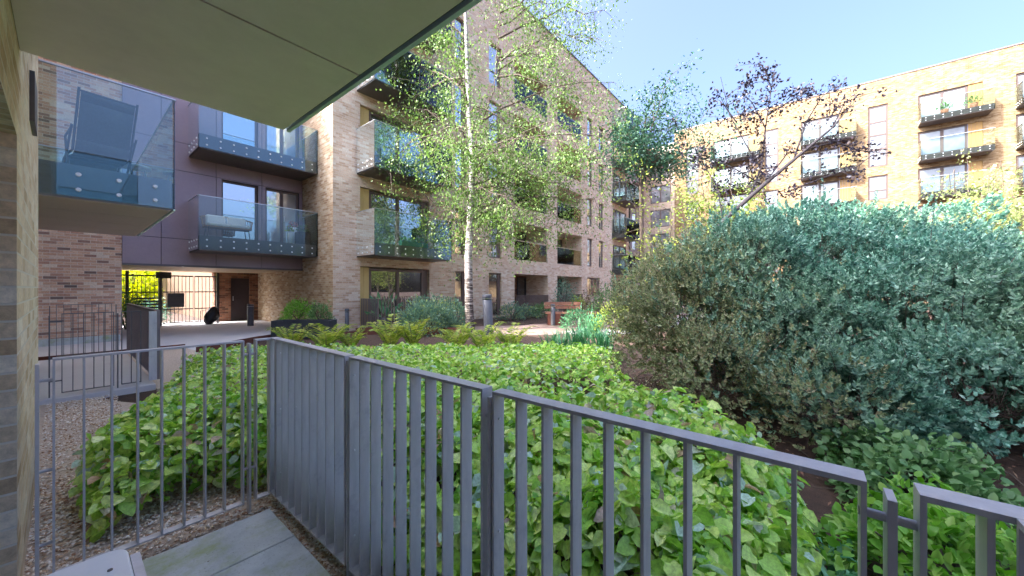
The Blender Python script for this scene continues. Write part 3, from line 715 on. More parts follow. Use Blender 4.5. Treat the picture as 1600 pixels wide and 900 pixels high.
b = MB(); b.box(1.5, 2.0, -.075, -.03, .72, 1.28, bev=.01); b.build('sign_back', M['bronze'], gt)
b = MB()
for i in range(9): b.box(.55, 1.26, -.05, -.03, .1 + i * .12, .16 + i * .12)
b.build('louvre_panel', M['frame_dark'], gt)

bg_ = empty('rubbish_bag', (3.72, 18.9, -.06), 0, 'black bag slumped against the foot of the passage gate', 'bag')
v = []; f = []; nn = 14; mm = 9
for j in range(mm):
    tz = j / (mm - 1); rr = (math.sin(tz * math.pi * .93 + .12)) ** .7 * .30 * (1 - .5 * tz) + .015
    for i in range(nn):
        a = 6.2832 * i / nn; w_ = 1 + .14 * math.sin(a * 3 + tz * 5) + .08 * math.sin(a * 7 - tz * 9)
        v.append((rr * w_ * math.cos(a) + tz * .16, rr * w_ * .7 * math.sin(a), tz * .72))
for j in range(mm - 1):
    for i in range(nn): f.append((j*nn+i, j*nn+(i+1) % nn, (j+1)*nn+(i+1) % nn, (j+1)*nn+i))
f.append(tuple(reversed(range(nn)))); f.append(tuple(range((mm - 1) * nn, mm * nn)))
b = MB(); b.add(v, f, True); b.build('bag_body', M['black'], bg_)
b = MB(); b.tube([(-.25, .08, .1), (-.25, .08, .55), (.05, .08, .62), (.1, .08, .7)], .012, 6); b.build('strap', M['black'], bg_)

def bollard(px, ybase, top, lean=0, rad=.085, lab=''):
    d = 1.48 * FPX / (ybase - 450); x, y = at(px, d); h = zat(top, d) + .06
    o = empty('bollard', (x, y, -.06), 0, lab, 'bollard', 'grey metal bollards round the courtyard')
    o.rotation_euler = (0, lean * .78, 0) if lean else (0, 0, 0)
    b = MB(); b.lathe([(rad * 1.0, 0), (rad, h - .14), (rad * .93, h - .135), (rad * .93, h - .12), (rad, h - .115), (rad, h - .01), (rad * .9, h), (0, h)], 20)
    b.build('post', M['bollard'], o)
    b = MB(); b.lathe([(rad * 1.05, h - .10), (rad * 1.05, h - .085)], 20); b.build('reflective_band', M['steel'], o)
    return o
bollard(391.5, 509, 475, 0, .11, 'slim grey bollard at the mouth of the dark passage')
bollard(541, 516, 482, 0, .095, 'short grey bollard in front of the brick corner pier')
bollard(765, 538, 460, -.10, .125, 'thick leaning grey bollard just right of the birch trunk')
bollard(864, 508, 475, 0, .09, 'dark grey bollard beside the left end of the bench')

# bench
d = 1.48 * FPX / 57; x, y = at(892, d)
bn = empty('bench', (x, y, -.06), R(-52), 'red brown slatted bench with backrest on two steel blocks', 'bench')
for sx in (-.95, .45): b = MB(); b.box(sx, sx + .5, -.28, .22, 0, .45); b.build('block_leg', M['corten'], bn)
b = MB()
for i in range(4): b.box(-1.05, 1.1, -.29 + i * .14, -.17 + i * .14, .455, .51)
b.build('seat', M['wood'], bn)
b = MB()
for i in range(2): b.box(-1.05, .45, .28, .32, .62 + i * .15, .75 + i * .15)
b.build('backrest', M['wood'], bn)
for sx in (-.8, .2): b = MB(); b.box(sx, sx + .04, .32, .36, .3, .9); b.build('back_support', M['corten'], bn)

# planter + corten edging
pl = empty('planter_box', (0, 0, 0), 0, 'dark slate trough planter by the passage corner', 'planter')
c0 = Vector((4.15, 12.45)); c1 = Vector((5.3, 11.25)); e = (c1 - c0).normalized(); nn_ = Vector((e.y, -e.x)) * -.5
P = [c0, c1, c1 - nn_, c0 - nn_]
b = MB(); P = [tuple(q) for q in P]; inner = [(np.array(q) * .9 + np.mean(P, axis=0) * .1) for q in P]
for i in range(4):
    j = (i + 1) % 4
    b.add([(*P[i], -.06), (*P[j], -.06), (*P[j], .46), (*P[i], .46)], [(0, 1, 2, 3)]); b.add([(*P[i], .46), (*P[j], .46), (*inner[j], .46), (*inner[i], .46)], [(0, 1, 2, 3)])
    b.add([(*inner[i], .36), (*inner[j], .36), (*inner[j], .46), (*inner[i], .46)], [(0, 1, 2, 3)])
b.build('box', M['planter'], pl)
b = MB(); b.add([(*q, .37) for q in inner], [(0, 1, 2, 3)]); b.build('soil', M['soil'], pl)
def edging(pts, h, lab, name='steel_edging'):
    b = MB()
    for i in range(len(pts) - 1):
        a, c = Vector(pts[i]), Vector(pts[i + 1]); n_ = (c - a).normalized(); n_ = Vector((-n_.y, n_.x)) * .012
        b.prism([tuple(a - n_), tuple(c - n_), tuple(c + n_), tuple(a + n_)], -.1, h)
    o = b.build(name, M['corten']); tag(o, lab, 'edging', 'rusty steel bed edgings'); return o
edging([(1.92, 10.9), (3.4, 12.0), (4.0, 12.3), (4.7, 11.4), (5.4, 11.0), (6.1, 11.1)], .06, 'rusty steel edging along the far side of the leafy bed, by the pale plaza')
edging([(5.9, 11.25), (6.8, 10.6), (7.9, 9.0), (8.3, 8.6)], .14, 'rusty steel upstand left of the birch, in front of the brick pier and garden railing')
edging([(-.41, 12.02), (1.9, 12.0)], .03, 'low rusty steel strip at the foot of the red brick wall')
# garden railing of the ground-floor flat
def rail_panel(root, p0, p1, z0, z1, mat, n=None, depth=.05, th=.008, names=('vertical_bar', 'top_rail', 'bottom_rail'), topth=.010, studs=None):
    """flat bars standing across the fence line; p0,p1 in root space"""
    a, c = Vector(p0), Vector(p1); L = (c - a).length; dv = (c - a) / L; nv = Vector((-dv.y, dv.x))
    n = n or int(L / .094) + 1
    def bx(s0, s1, w_, za, zb_):
        m = MB(); P = [a + dv * s0 - nv * w_, a + dv * s1 - nv * w_, a + dv * s1 + nv * w_, a + dv * s0 + nv * w_]
        return m.prism([tuple(q) for q in P], za, zb_)
    for i in range(n):
        s = (L - th) * i / (n - 1)
        o = bx(s, s + th, depth / 2, z0 + .008, z1 - topth).build(names[0], M[mat], root)
        if studs and i == 0:
            pass
    bx(0, L, depth / 2, z1 - topth, z1).build(names[1], M[mat], root)
    bx(0, L, depth / 2, z0, z0 + .008).build(names[2], M[mat], root)
def bar_fence(name, origin, segs, z0, z1, mat, label, cat='railing', group=None, posts=(), links=()):
    root = empty(name, (origin[0], origin[1], 0), 0, label, cat, group)
    for s in segs: rail_panel(root, s[0], s[1], z0, z1, mat, s[2] if len(s) > 2 else None)
    for (x, y, along) in posts:
        b = MB(); (b.box(x - .025, x + .025, y - .006, y + .006, -.04, z1 - .022) if along == 'y' else b.box(x - .006, x + .006, y - .025, y + .025, -.04, z1 - .022)); b.build('post', M[mat], root)
    for (a, c, zz) in links: b = MB(); b.tube([(*a, zz), (*c, zz)], .0085, 8); b.build('link_pin', M[mat], root)
    return root
ZT, ZB = 1.083, .036; X0 = .905; Y0 = 2.82
front = []
def yx(px, x=X0):                     # y on the fence line x seen at photo column px
    t = (px - 800) / FPX; return x * (SR - t * CR) / (CR + t * SR)
def xy(px, y=Y0):
    t = (px - 800) / FPX; return y * (CR + t * SR) / (SR - t * CR)
p1 = (yx(427, .88), yx(543, .88)); p2 = (yx(549, .88), yx(757, .88)); p3 = (yx(777), yx(1352)); p4a = yx(1432)
def post_xy(x, y, along): return (x, y, along)
bar_fence('terrace_railing', (0, 0), [((X0, 2.72), (X0, p1[1] + .03), 10)], ZB, ZT, 'fence', 'first front railing panel of the near terrace, at its far corner, fins edge to edge', 'railing', 'front railing panels of the near terrace', [(X0, p1[1] + .008, 'y')])
bar_fence('terrace_railing', (0, 0), [((X0, p1[1] - .012), (X0, p2[1] + .01), 10)], ZB, ZT, 'fence', 'second front railing panel of the near terrace, middle of the picture', 'railing', 'front railing panels of the near terrace', [(X0, (p2[1] + p3[0]) / 2 - .002, 'y')], [((X0, p2[1] + .02), (X0, p3[0] + .01), zz) for zz in (.99, .2)])
bar_fence('terrace_railing', (0, 0), [((X0, p3[0]), (X0, p3[1]), 10)], ZB, ZT, 'fence', 'third front railing panel of the near terrace, with green leaves between its wide bars', 'railing', 'front railing panels of the near terrace', [(X0, (p3[1] + p4a) / 2, 'y')], [((X0, p3[1] + .01), (X0, p4a), zz) for zz in (1.02, .2)])
bar_fence('terrace_railing', (0, 0), [((X0, p4a), (X0, p4a - .145), 3), ((X0 - .026, p4a - .12), (.0, p4a - .12), 10)], ZB, ZT, 'fence', 'nearest railing panel turning the corner at the lower right edge', 'railing', 'front railing panels of the near terrace')
xa = xy(82); xb_ = xy(380)
bar_fence('terrace_side_railing', (0, 0), [((xa, Y0), (xb_, Y0), 9)], ZB, ZT, 'fence', 'thin barred side railing of the near terrace, in front of the left leaf mound', 'railing', 'side railing of the near terrace', [(xa - .05, Y0, 'y2')] and [(xa - .045, Y0 - .0, 'x'), (xy(389), Y0, 'x')], [((xa - .05, Y0), (xa, Y0), zz) for zz in (.98, .55, .2)] + [((xb_ - .01, Y0), (xy(398), Y0), zz) for zz in (.99, .25)])
bar_fence('terrace_corner_railing', (0, 0), [((xy(398), Y0), (X0 - .03, Y0), 2), ((X0, Y0 + .024), (X0, 2.735), 2)], ZB, ZT, 'fence', 'narrow corner piece of railing where side and front railings of the near terrace meet', 'railing')
# small pale screw heads on the end bars of the near panels
scr = MB()
for rt in [o for o in bpy.data.objects if o.name.startswith('terrace_railing')]:
    bars = [c for c in rt.children if c.name.startswith('vertical_bar')]
    if not bars: continue
    b0 = bars[0]; ymin = min(v.co.y for v in b0.data.vertices)
    for zz in (.99, .62, .2):
        m = MB(); m.tube([(X0 + .0, ymin + .001, zz), (X0 + .0, ymin - .004, zz)], .0045, 8); m.build('screw_head', M['stud'], b0)
# neighbour's terrace
nb1 = bar_fence('neighbour_side_railing', (0, 0), [((-.02, 7.65), (.45, 7.65), 6), ((.52, 7.65), (.72, 7.65), 3)], ZB, ZT, 'bollard', 'thin barred railing of the neighbouring terrace, nearer of its two cross railings', 'railing', 'cross railings of the neighbouring terrace', [(-.12, 7.65, 'x'), (.485, 7.65, 'x')], [((-.12, 7.65), (-.02, 7.65), zz) for zz in (.98, .5, .2)])
nb2 = bar_fence('neighbour_side_railing', (0, 0), [((-.1, 11.75), (.66, 11.75), 9)], ZB, ZT, 'bollard', 'thin barred railing against the red brick wall, farther of the two cross railings', 'railing', 'cross railings of the neighbouring terrace', [(-.18, 11.75, 'x'), (.72, 11.75, 'x')])
bar_fence('neighbour_front_railing', (0, 0), [((.90, 7.65), (.90, 8.6), 10)], ZB, ZT, 'fence_brown', 'brown finned front railing of the neighbouring terrace, nearer panel', 'railing', 'front railing panels of the neighbouring terrace')
bar_fence('neighbour_front_railing', (0, 0), [((.90, 8.66), (.90, 9.6), 10), ((.90, 9.66), (.90, 10.6), 10), ((.90, 10.66), (.90, 11.7), 11)], ZB, ZT, 'fence_brown', 'brown finned front railing of the neighbouring terrace, farther run', 'railing', 'front railing panels of the neighbouring terrace')
b = MB(); b.box(.80, .885, 7.62, 7.66, ZB, ZT - .012); o = b.build('railing_end_plate', M['fence']); tag(o, 'grey end plate closing the near end of the brown finned railing', 'railing post')
# garden railing under the main balcony, railings in ground loggias
gr = bar_fence('garden_railing', (0, 0), [((6.75, 11.35), (7.75, 11.35), 9), ((6.75, 11.4), (6.75, 12.45), 10), ((7.8, 11.35), (10.6, 11.35), 24)], .0, 1.05, 'fence_brown', 'brown barred railing round the patio below the lowest main balcony', 'railing')
for i, (a, c) in enumerate(((15.7, 18.8), (20.1, 23.2))):
    bar_fence('loggia_railing', (0, 0), [((a, 12.42), (c, 12.42), 34)], -.05, 1.0, 'fence_brown', ['brown railing across the ground floor loggia left of the bench', 'brown railing across the ground floor loggia behind the bench'][i], 'railing', 'railings across the ground floor loggias')
# ================================================================== FURNITURE
tb = empty('side_table', (0, 0, 0), 0, 'low white folding table with rounded corners, bottom left on the terrace', 'table')
x1, y1, x0, y0 = .150, 2.0, -.115, 1.45; rr = .055; poly = []
for (cx, cy, a0) in ((x1 - rr, y1 - rr, 0), (x0 + rr, y1 - rr, 90), (x0 + rr, y0 + rr, 180), (x1 - rr, y0 + rr, 270)):
    for i in range(7): a = R(a0 + i * 15); poly.append((cx + rr * math.cos(a), cy + rr * math.sin(a)))
b = MB(); b.prism(poly, .425, .45); top = b.build('tabletop', M['white'], tb)
bv = top.modifiers.new('bevel', 'BEVEL'); bv.width = .006; bv.segments = 2
b = MB(); b.tube([(.10, 1.86, .45), (.10, 1.86, .4535)], .007, 12); b.build('screw_head', M['bronze'], top)
for sx in (x0 + .03, x1 - .03):
    for sy in (y0 + .05, y1 - .05): b = MB(); b.tube([(sx, sy, .425), (sx, sy, 0)], .012, 8); b.build('leg', M['white'], tb)
b = MB(); b.box(x1 + .004, x1 + .03, y0 + .05, y1 - .05, .33, .43); b.box(x0 + .02, x1 + .004, y0 + .06, y1 - .06, .34, .36); b.build('apron', M['fence'], tb)

# lounger on the neighbour's balcony
lc = empty('lounge_chair', (.35, 8.0, 2.95), R(8), 'reclining dark mesh chair on the near left balcony, behind its glass', 'chair')
b = MB(); th = .02
def sling(b, pts, w, t=.01):
    for i in range(len(pts) - 1):
        (y0_, z0_), (y1_, z1_) = pts[i], pts[i + 1]
        b.add([(-w, y0_, z0_), (w, y0_, z0_), (w, y1_, z1_), (-w, y1_, z1_), (-w, y0_, z0_ - t), (w, y0_, z0_ - t), (w, y1_, z1_ - t), (-w, y1_, z1_ - t)], [(0, 1, 2, 3), (7, 6, 5, 4), (0, 4, 5, 1), (2, 6, 7, 3), (1, 5, 6, 2), (3, 7, 4, 0)], True)
bp = [(-.38, 1.12), (-.33, 1.02), (-.1, .55), (-.02, .42)]
sling(b, bp, .26); b.build('backrest', M['sling'], lc)
b = MB(); sling(b, [(-.02, .42), (.1, .37), (.35, .40), (.5, .38), (.75, .18)], .26); b.build('seat', M['sling'], lc)
for sx in (-.28, .28):
    b = MB(); b.tube([(sx, -.40, 1.16), (sx, -.33, 1.02), (sx, -.02, .40), (sx, .35, .40), (sx, .5, .38), (sx, .78, .16)], .014, 8); b.build('frame_tube', M['frame_dark'], lc)
    b = MB(); b.tube([(sx * 1.12, -.15, .0), (sx * 1.12, .1, .35), (sx * 1.12, .2, .62), (sx * 1.12, -.12, .66)], .013, 8); b.build('armrest', M['frame_dark'], lc)
    b = MB(); b.tube([(sx * 1.12, .5, .0), (sx * 1.12, .1, .4), (sx * 1.12, -.2, .7)], .013, 8); b.build('leg', M['frame_dark'], lc)
b = MB(); b.tube([(-.28, -.38, 1.13), (.28, -.38, 1.13)], .014, 8); b.tube([(-.3, -.15, .015), (.3, -.15, .015)], .013, 8); b.tube([(-.3, .5, .015), (.3, .5, .015)], .013, 8); b.build('cross_bar', M['frame_dark'], lc)
st = empty('balcony_side_table', (.72, 8.5, 2.95), 0, 'small round white table beside the lounge chair on the near left balcony', 'table')
b = MB(); b.lathe([(0, .45), (.2, .45), (.2, .42), (0, .42)], 20); b.build('tabletop', M['white'], st)
for a in (0, 2.1, 4.2): b = MB(); b.tube([(.12*math.cos(a), .12*math.sin(a), .42), (.18*math.cos(a), .18*math.sin(a), 0)], .01, 6); b.build('leg', M['white'], st)

# rattan sofa on the bridge balcony
sf = empty('rattan_sofa', (3.25, 14.2, 2.95), R(0), 'rattan two seat sofa with pale cushions on the bridge balcony', 'sofa')
b = MB(); b.box(-.58, .58, -.28, .22, .32, .36); b.build('seat_frame', M['rattan'], sf)
b = MB()
for i in range(25):
    a = math.pi * i / 24; px_, py_ = -.66 * math.cos(a), -.05 + .36 * math.sin(a)
    b.tube([(px_ * .92, py_ * .9, .34), (px_, py_, .60 + .14 * math.sin(a))], .01, 5)
b.tube([(-.66 * math.cos(math.pi * i / 24), -.05 + .36 * math.sin(math.pi * i / 24), .60 + .14 * math.sin(math.pi * i / 24)) for i in range(25)], .022, 8)
b.tube([(-.64 * math.cos(math.pi * i / 24), -.06 + .34 * math.sin(math.pi * i / 24), .42) for i in range(25)], .012, 6)
b.build('backrest', M['rattan'], sf)
for sx in (-.26, .27):
    b = MB(); b.box(sx - .25, sx + .25, .10, .22, .40, .74, bev=.04); b.build('back_cushion', M['cushion'], sf)
    b = MB(); b.box(sx - .26, sx + .26, -.26, .10, .36, .46, bev=.03); b.build('seat_cushion', M['cushion'], sf)
for sx in (-.5, .5):
    for sy in (-.22, .18): b = MB(); b.tube([(sx, sy, .33), (sx * 1.08, sy, 0)], .013, 6); b.build('leg', M['frame_dark'], sf)
def pot(x, y, z, r, h, mat, lab, fmat, fr=.2, square=False, cat='potted plant', group=None, n=160, ls=.06):
    o = empty('potted_plant', (x, y, z), 0, lab, cat, group)
    b = MB()
    if square: b.box(-r, r, -r, r, 0, h, bev=.012)
    else: b.lathe([(0, .0), (r * .75, 0), (r, h), (r * .92, h), (r * .88, h - .03), (0, h - .03)], 18)
    b.build('pot', mat, o)
    d_ = rand_dirs(n); d_[:, 2] = np.abs(d_[:, 2]); p_ = d_ * (fr * rng.random(n) ** .5)[:, None] * [1, 1, 1.5] + [0, 0, h]
    scatter('foliage', tmpl_leaf(.4), p_, norm(d_ + [0, 0, .5]), rand_dirs(n), ls * rng.uniform(.6, 1.3, n), fmat, o)
    b = MB()
    for i in range(5): b.tube([(0, 0, h * .8), (float(d_[i, 0]) * fr * .6, float(d_[i, 1]) * fr * .6, h + fr * .8)], .005, 4)
    b.build('stem', M['bark'], o)
    return o
pot(5.35, 13.95, 2.95, .19, .45, M['black'], 'plant in a black square pot at the right end of the bridge balcony', G['mid'], .2, True)
pot(4.95, 13.95, 2.95, .10, .42, M['cushion'], 'plant in a tall pale pot left of the black one on the bridge balcony', G['lime'], .14)
fl = leaf('red_flower', [(0, (.5, .05, .04)), (.5, (.75, .15, .05)), (1, (.8, .4, .3))], .3, .5)
pot(5.15, 14.25, 2.95, .14, .62, M['white'], 'red flowering plant in a white pot at the back of the bridge balcony', fl, .17, ls=.04)
pot(9.5, 11.6, 2.95, .12, .25, M['white'], 'plant in a white pot at the right end of the lowest main balcony', G['mid'], .22)
pot(9.2, 11.9, 2.95, .12, .25, M['terracotta'], 'plant in a terracotta pot on the lowest main balcony', G['lime'], .22)
pot(8.9, 11.95, 2.95, .14, .55, M['planter'], 'tall leafy plant in a slate pot on the lowest main balcony', G['mid'], .3)
pot(6.95, 11.7, ZF(1) + FH, .12, .4, M['planter'], 'bushy plant in a slate pot on the second main balcony', G['mid'], .3)
pot(7.3, 11.8, 0, .2, .35, M['planter'], 'large leaved plant in a slate pot inside the patio railing', G['strap'], .55, n=60, ls=.3)
o = empty('balcony_planter', (8.3, 11.5, 2.95), 0, 'long green trough standing on the lowest main balcony', 'planter')
b = MB(); b.box(-.6, .6, -.1, .1, 0, .2, bev=.01); b.build('trough', mottled('green_plastic', (.02, .15, .12), (.03, .2, .16), 5, .4), o)
pts = rng.uniform(-1, 1, (120, 3)) * [.55, .08, .06] + [0, 0, .24]; scatter('foliage', tmpl_leaf(.3), pts, rand_dirs(120) * .5 + [0, 0, 1], rand_dirs(120), rng.uniform(.06, .14, 120), G['strap'], o)
for i, (bx_, by_, bz_, lb_) in enumerate([(42.9, -8.2, ZF(4) + FH, 'green plants in a pot on the top right balcony of the sunlit block'), (42.8, -9.6, ZF(4) + FH, 'second pot of plants at the right end of the top balcony of the sunlit block')]):
    pot(bx_, by_, bz_, .22, .4, M['terracotta'], lb_, G['mid'], .45, ls=.15)

# ================================================================== LEAFY BED (ground cover)
def inpoly(u, v, poly):
    c = np.zeros(len(u), bool); j = len(poly) - 1
    for i in range(len(poly)):
        (xi, yi), (xj, yj) = poly[i], poly[j]
        c ^= ((yi > v) != (yj > v)) & (u < (xj - xi) * (v - yi) / (yj - yi + 1e-12) + xi); j = i
    return c
def pdist(u, v, poly):
    D = np.full(len(u), 1e9)
    for i in range(len(poly)):
        a = np.array(poly[i]); b_ = np.array(poly[(i + 1) % len(poly)]); ab = b_ - a
        t = np.clip(((u - a[0]) * ab[0] + (v - a[1]) * ab[1]) / (ab @ ab), 0, 1)
        D = np.minimum(D, np.hypot(u - a[0] - t * ab[0], v - a[1] - t * ab[1]))
    return D
BED = [(.12, 3.15), (.55, 3.35), (.85, 3.08), (1.0, 2.8), (1.0, 1.4), (1.02, -.05), (2.0, -.04), (3.0, .05), (3.6, .6), (4.3, 1.5), (5.6, 2.4), (7.4, 3.0), (7.6, 4.2), (6.4, 5.4), (5.4, 6.6), (4.2, 7.8), (3.2, 9.0), (2.3, 9.9), (1.5, 9.4), (1.15, 7.8), (.75, 6.3), (.3, 4.9), (.08, 3.9)]
def bed_h(u, v):
    D = pdist(u, v, BED)
    far = np.clip((np.hypot(u, v) - 3.2) / 3.5, 0, 1)
    h = (.14 + .38 * np.sqrt(np.clip(D / .4, 0, 1))) * (1 - .62 * far) + .11 * noise2(u * 1.3, v * 1.3, 1.3) * (1 - .4 * far) + .07 * noise2(u * 4.1, v * 3.7, 4) * (1 - .4 * far)
    # a hollow where the bed dips towards the shrub
    h -= .25 * np.exp(-(((u - 3.6) ** 2 + (v - 1.9) ** 2) / .35))
    return np.clip(h, .06, None), D
def sample_bed(n, box, dens=None):
    u = rng.uniform(box[0], box[1], n); v = rng.uniform(box[2], box[3], n); k = inpoly(u, v, BED); return u[k], v[k]
U, V_ = [], []
for box, n in (((0, 2.6, 0, 4.6), 25000), ((0, 8, 0, 10.5), 46000)):
    a, c = sample_bed(n, box); U.append(a); V_.append(c)
U = np.concatenate(U); V_ = np.concatenate(V_)
h, D = bed_h(U, V_)
edge = D < .3
zl = np.where(edge & (rng.random(len(U)) < .55), rng.uniform(.05, 1, len(U)) * h, h - np.abs(rng.normal(0, .07, len(U))) + .03 * (rng.random(len(U)) < .15))
eps = .05; hx = (bed_h(U + eps, V_)[0] - h) / eps; hy = (bed_h(U, V_ + eps)[0] - h) / eps
nrm = norm(np.stack([-hx * .6, -hy * .6, np.ones(len(U))], 1) + rng.normal(0, .55, (len(U), 3)))
yd = norm(np.stack([-hx, -hy, np.full(len(U), -.1)], 1) * .3 + rng.normal(0, .8, (len(U), 3)) * [1, 1, .4] + np.array([-.12, -.08, -.1]))
szl = rng.uniform(.032, .085, len(U)) * np.where(rng.random(len(U)) < .2, 1.25, 1)
ob = scatter('ground_cover', tmpl_heart(), np.stack([U, V_, zl], 1), yd, nrm, szl, G['cover'])
tag(ob, 'bright green heart shaped leaves covering the bed beyond the railing', 'ground cover', kind='stuff')
# mossy dark litter and twigs under shrub
n = 2600; u = rng.uniform(1.0, 6.5, n); v = rng.uniform(-2.2, 2.6, n)
ob = scatter('leaf_litter', tmpl_leaf(.35), np.stack([u, v, np.full(n, -.08) + rng.random(n) * .03], 1), rand_dirs(n) * [1, 1, .15], rand_dirs(n) * .4 + [0, 0, 1], rng.uniform(.02, .07, n),
             leaf('dead_leaf', [(0, (.06, .03, .02)), (.6, (.2, .1, .06)), (1, (.4, .26, .16))], .1, .8)); tag(ob, 'dead brown leaves littering the soil below the big shrub', 'leaf litter', kind='stuff')
b = MB()
for i in range(150):
    x, y = rng.uniform(1.4, 6), rng.uniform(-1.8, 2.4); a = rng.random() * 6.28; L = rng.uniform(.15, .6)
    pts = [(x, y, -.05), (x + math.cos(a) * L * .5, y + math.sin(a) * L * .5, -.05 + rng.random() * .15), (x + math.cos(a + .4) * L, y + math.sin(a + .4) * L, -.04 + rng.random() * .2)]
    b.tube(pts, [.005, .004, .002], 4)
ob = b.build('fallen_twigs', M['bark']); tag(ob, 'thin dry twigs scattered on the soil below the big shrub', 'twigs', kind='stuff')

# ================================================================== BIG GREY-GREEN SHRUB
def cam2w(xc, dc): return (dc * CR + xc * SR, dc * SR - xc * CR)
cx, cy = cam2w(4.3, 5.0)
sh = empty('evergreen_shrub', (cx, cy, -.08), 0, 'huge grey green evergreen shrub filling the right side', 'shrub')
def sprig_template(seed, nl=15, L=1.0):
    r_ = np.random.default_rng(seed); vs = []; fs = []
    for i in range(nl):
        t = i / (nl - 1); a = i * 2.4 + r_.random(); up = .25 + .75 * t
        base = np.array([0, L * t * .8, 0]); out = np.array([math.cos(a), 0, math.sin(a)])
        dr = out * (1 - .55 * t) + np.array([0, .45 + .9 * t, 0]); dr /= np.linalg.norm(dr)
        sd = np.cross(dr, out + .01); sd /= np.linalg.norm(sd); l = (.36 + .1 * r_.random()) * (1 - .2 * t); w_ = l * .30
        k = len(vs); vs += [base, base + dr * l * .5 + sd * w_, base + dr * l, base + dr * l * .5 - sd * w_]; fs.append((k, k + 1, k + 2, k + 3))
    return np.array(vs), fs
# lobes of the crown in camera-lateral / depth / height, real metres
lobes = [(2.5, 5.3, .95, 1.0, 1.0, 1.0), (3.3, 5.3, 1.35, 1.1, 1.0, 1.12), (4.4, 5.4, 1.45, 1.4, 1.3, 1.15), (3.4, 4.3, .70, 1.0, .8, .75), (4.6, 4.2, .95, 1.3, 1.0, .95),
         (5.4, 5.2, 1.4, 1.3, 1.3, 1.12), (5.6, 3.7, .75, 1.3, 1.0, .8), (6.7, 5.0, .95, 1.4, 1.4, .95), (2.35, 4.9, .75, .7, .7, .8),
         (2.3, 4.1, .45, .55, .6, .55), (3.0, 3.35, .34, .75, .55, .50), (4.1, 3.2, .42, .9, .6, .62), (5.2, 3.0, .45, 1.0, .6, .7)]
lob = []
for (a, d_, z, ra, rd, rz) in lobes:
    x, y = cam2w(a, d_); lob.append((np.array([x - cx, y - cy, z + .08]), np.array([ra, rd, rz])))
# rotate lobes ellipsoid axes: lateral axis = (SR,-CR)
ex = np.array([SR, -CR, 0]); ey = np.array([CR, SR, 0]); ez = np.array([0, 0, 1.0])
def shrub_points(n):
    P = []; Nn = []
    per = np.array([l[1][0] * l[1][2] for l in lob]); per = (per / per.sum() * n).astype(int)
    for (c, r_), m in zip(lob, per):
        dv = rand_dirs(m); dv = dv[(dv[:, 2] > -.6)]; m = len(dv)
        q = 1 - .38 * rng.random(m) ** 1.4
        bumpy = 1 + .13 * np.sin(dv[:, 0] * 7 + c[0] * 3) * np.sin(dv[:, 2] * 6 + c[1]) + .07 * np.sin(dv[:, 1] * 13 + dv[:, 2] * 11)
        off = (dv[:, 0:1] * r_[0] * ex + dv[:, 1:2] * r_[1] * ey + dv[:, 2:3] * r_[2] * ez) * (q * bumpy)[:, None]
        P.append(c + off); Nn.append(norm(dv[:, 0:1] / r_[0] * ex + dv[:, 1:2] / r_[1] * ey + dv[:, 2:3] / r_[2] * ez))
    P = np.concatenate(P); Nn = np.concatenate(Nn)
    inside = np.zeros(len(P), bool)
    for c, r_ in lob:
        q = P - c; e_ = (q @ ex / r_[0]) ** 2 + (q @ ey / r_[1]) ** 2 + (q @ ez / r_[2]) ** 2; inside |= e_ < .30
    gap = np.sin(P[:, 0] * 6.1 + P[:, 2] * 2.3) * np.sin(P[:, 1] * 5.3 - P[:, 2] * 4.1) + .7 * np.sin(P[:, 0] * 11 - P[:, 1] * 9 + 1) * np.sin(P[:, 2] * 12.5)
    k = ~inside & (P[:, 2] > .12) & (gap > -.75 + .45 * rng.random(len(P))); return P[k], Nn[k]
P, Nn = shrub_points(56000)
ids = rng.integers(0, 5, len(P))
lowbrown = P
for s_ in range(5):
    k = ids == s_
    lat = P @ ex; ol = lat + rng.normal(0, .35, len(P)) < lat.min() + 1.25
    ko = k & ol; m = int(ko.sum())
    scatter('olive_foliage', sprig_template(s_ + 30, 11), P[ko], norm(Nn[ko] * .8 + rand_dirs(m) * .6 + np.array([0, 0, .6])), rand_dirs(m), rng.uniform(.07, .13, m), G['shrub_olive'], sh, False)
    k = k & ~ol; m = int(k.sum())
    yd = norm(Nn[k] * .8 + rand_dirs(m) * .55 + np.array([0, 0, .55]))
    scatter('foliage', sprig_template(s_ + 3, 13), P[k], yd, rand_dirs(m), rng.uniform(.08, .15, m), G['shrub'], sh, False)
b = MB()
for i in range(110):
    j = rng.integers(0, len(P)); e_ = P[j] - Nn[j] * .25; s0 = np.array([e_[0] * .35 + rng.normal(0, .25), e_[1] * .35 + rng.normal(0, .25), 0])
    if i % 3 == 0: s0 = np.array([e_[0] * .7, e_[1] * .7, 0])
    m_ = s0 * .5 + e_ * .5 + rng.normal(0, .12, 3) + [0, 0, .1]
    b.tube([tuple(s0), tuple(m_), tuple(e_ * .98 + s0 * .02)], [.022, .013, .004], 5)
b.build('stem', M['bark'], sh)
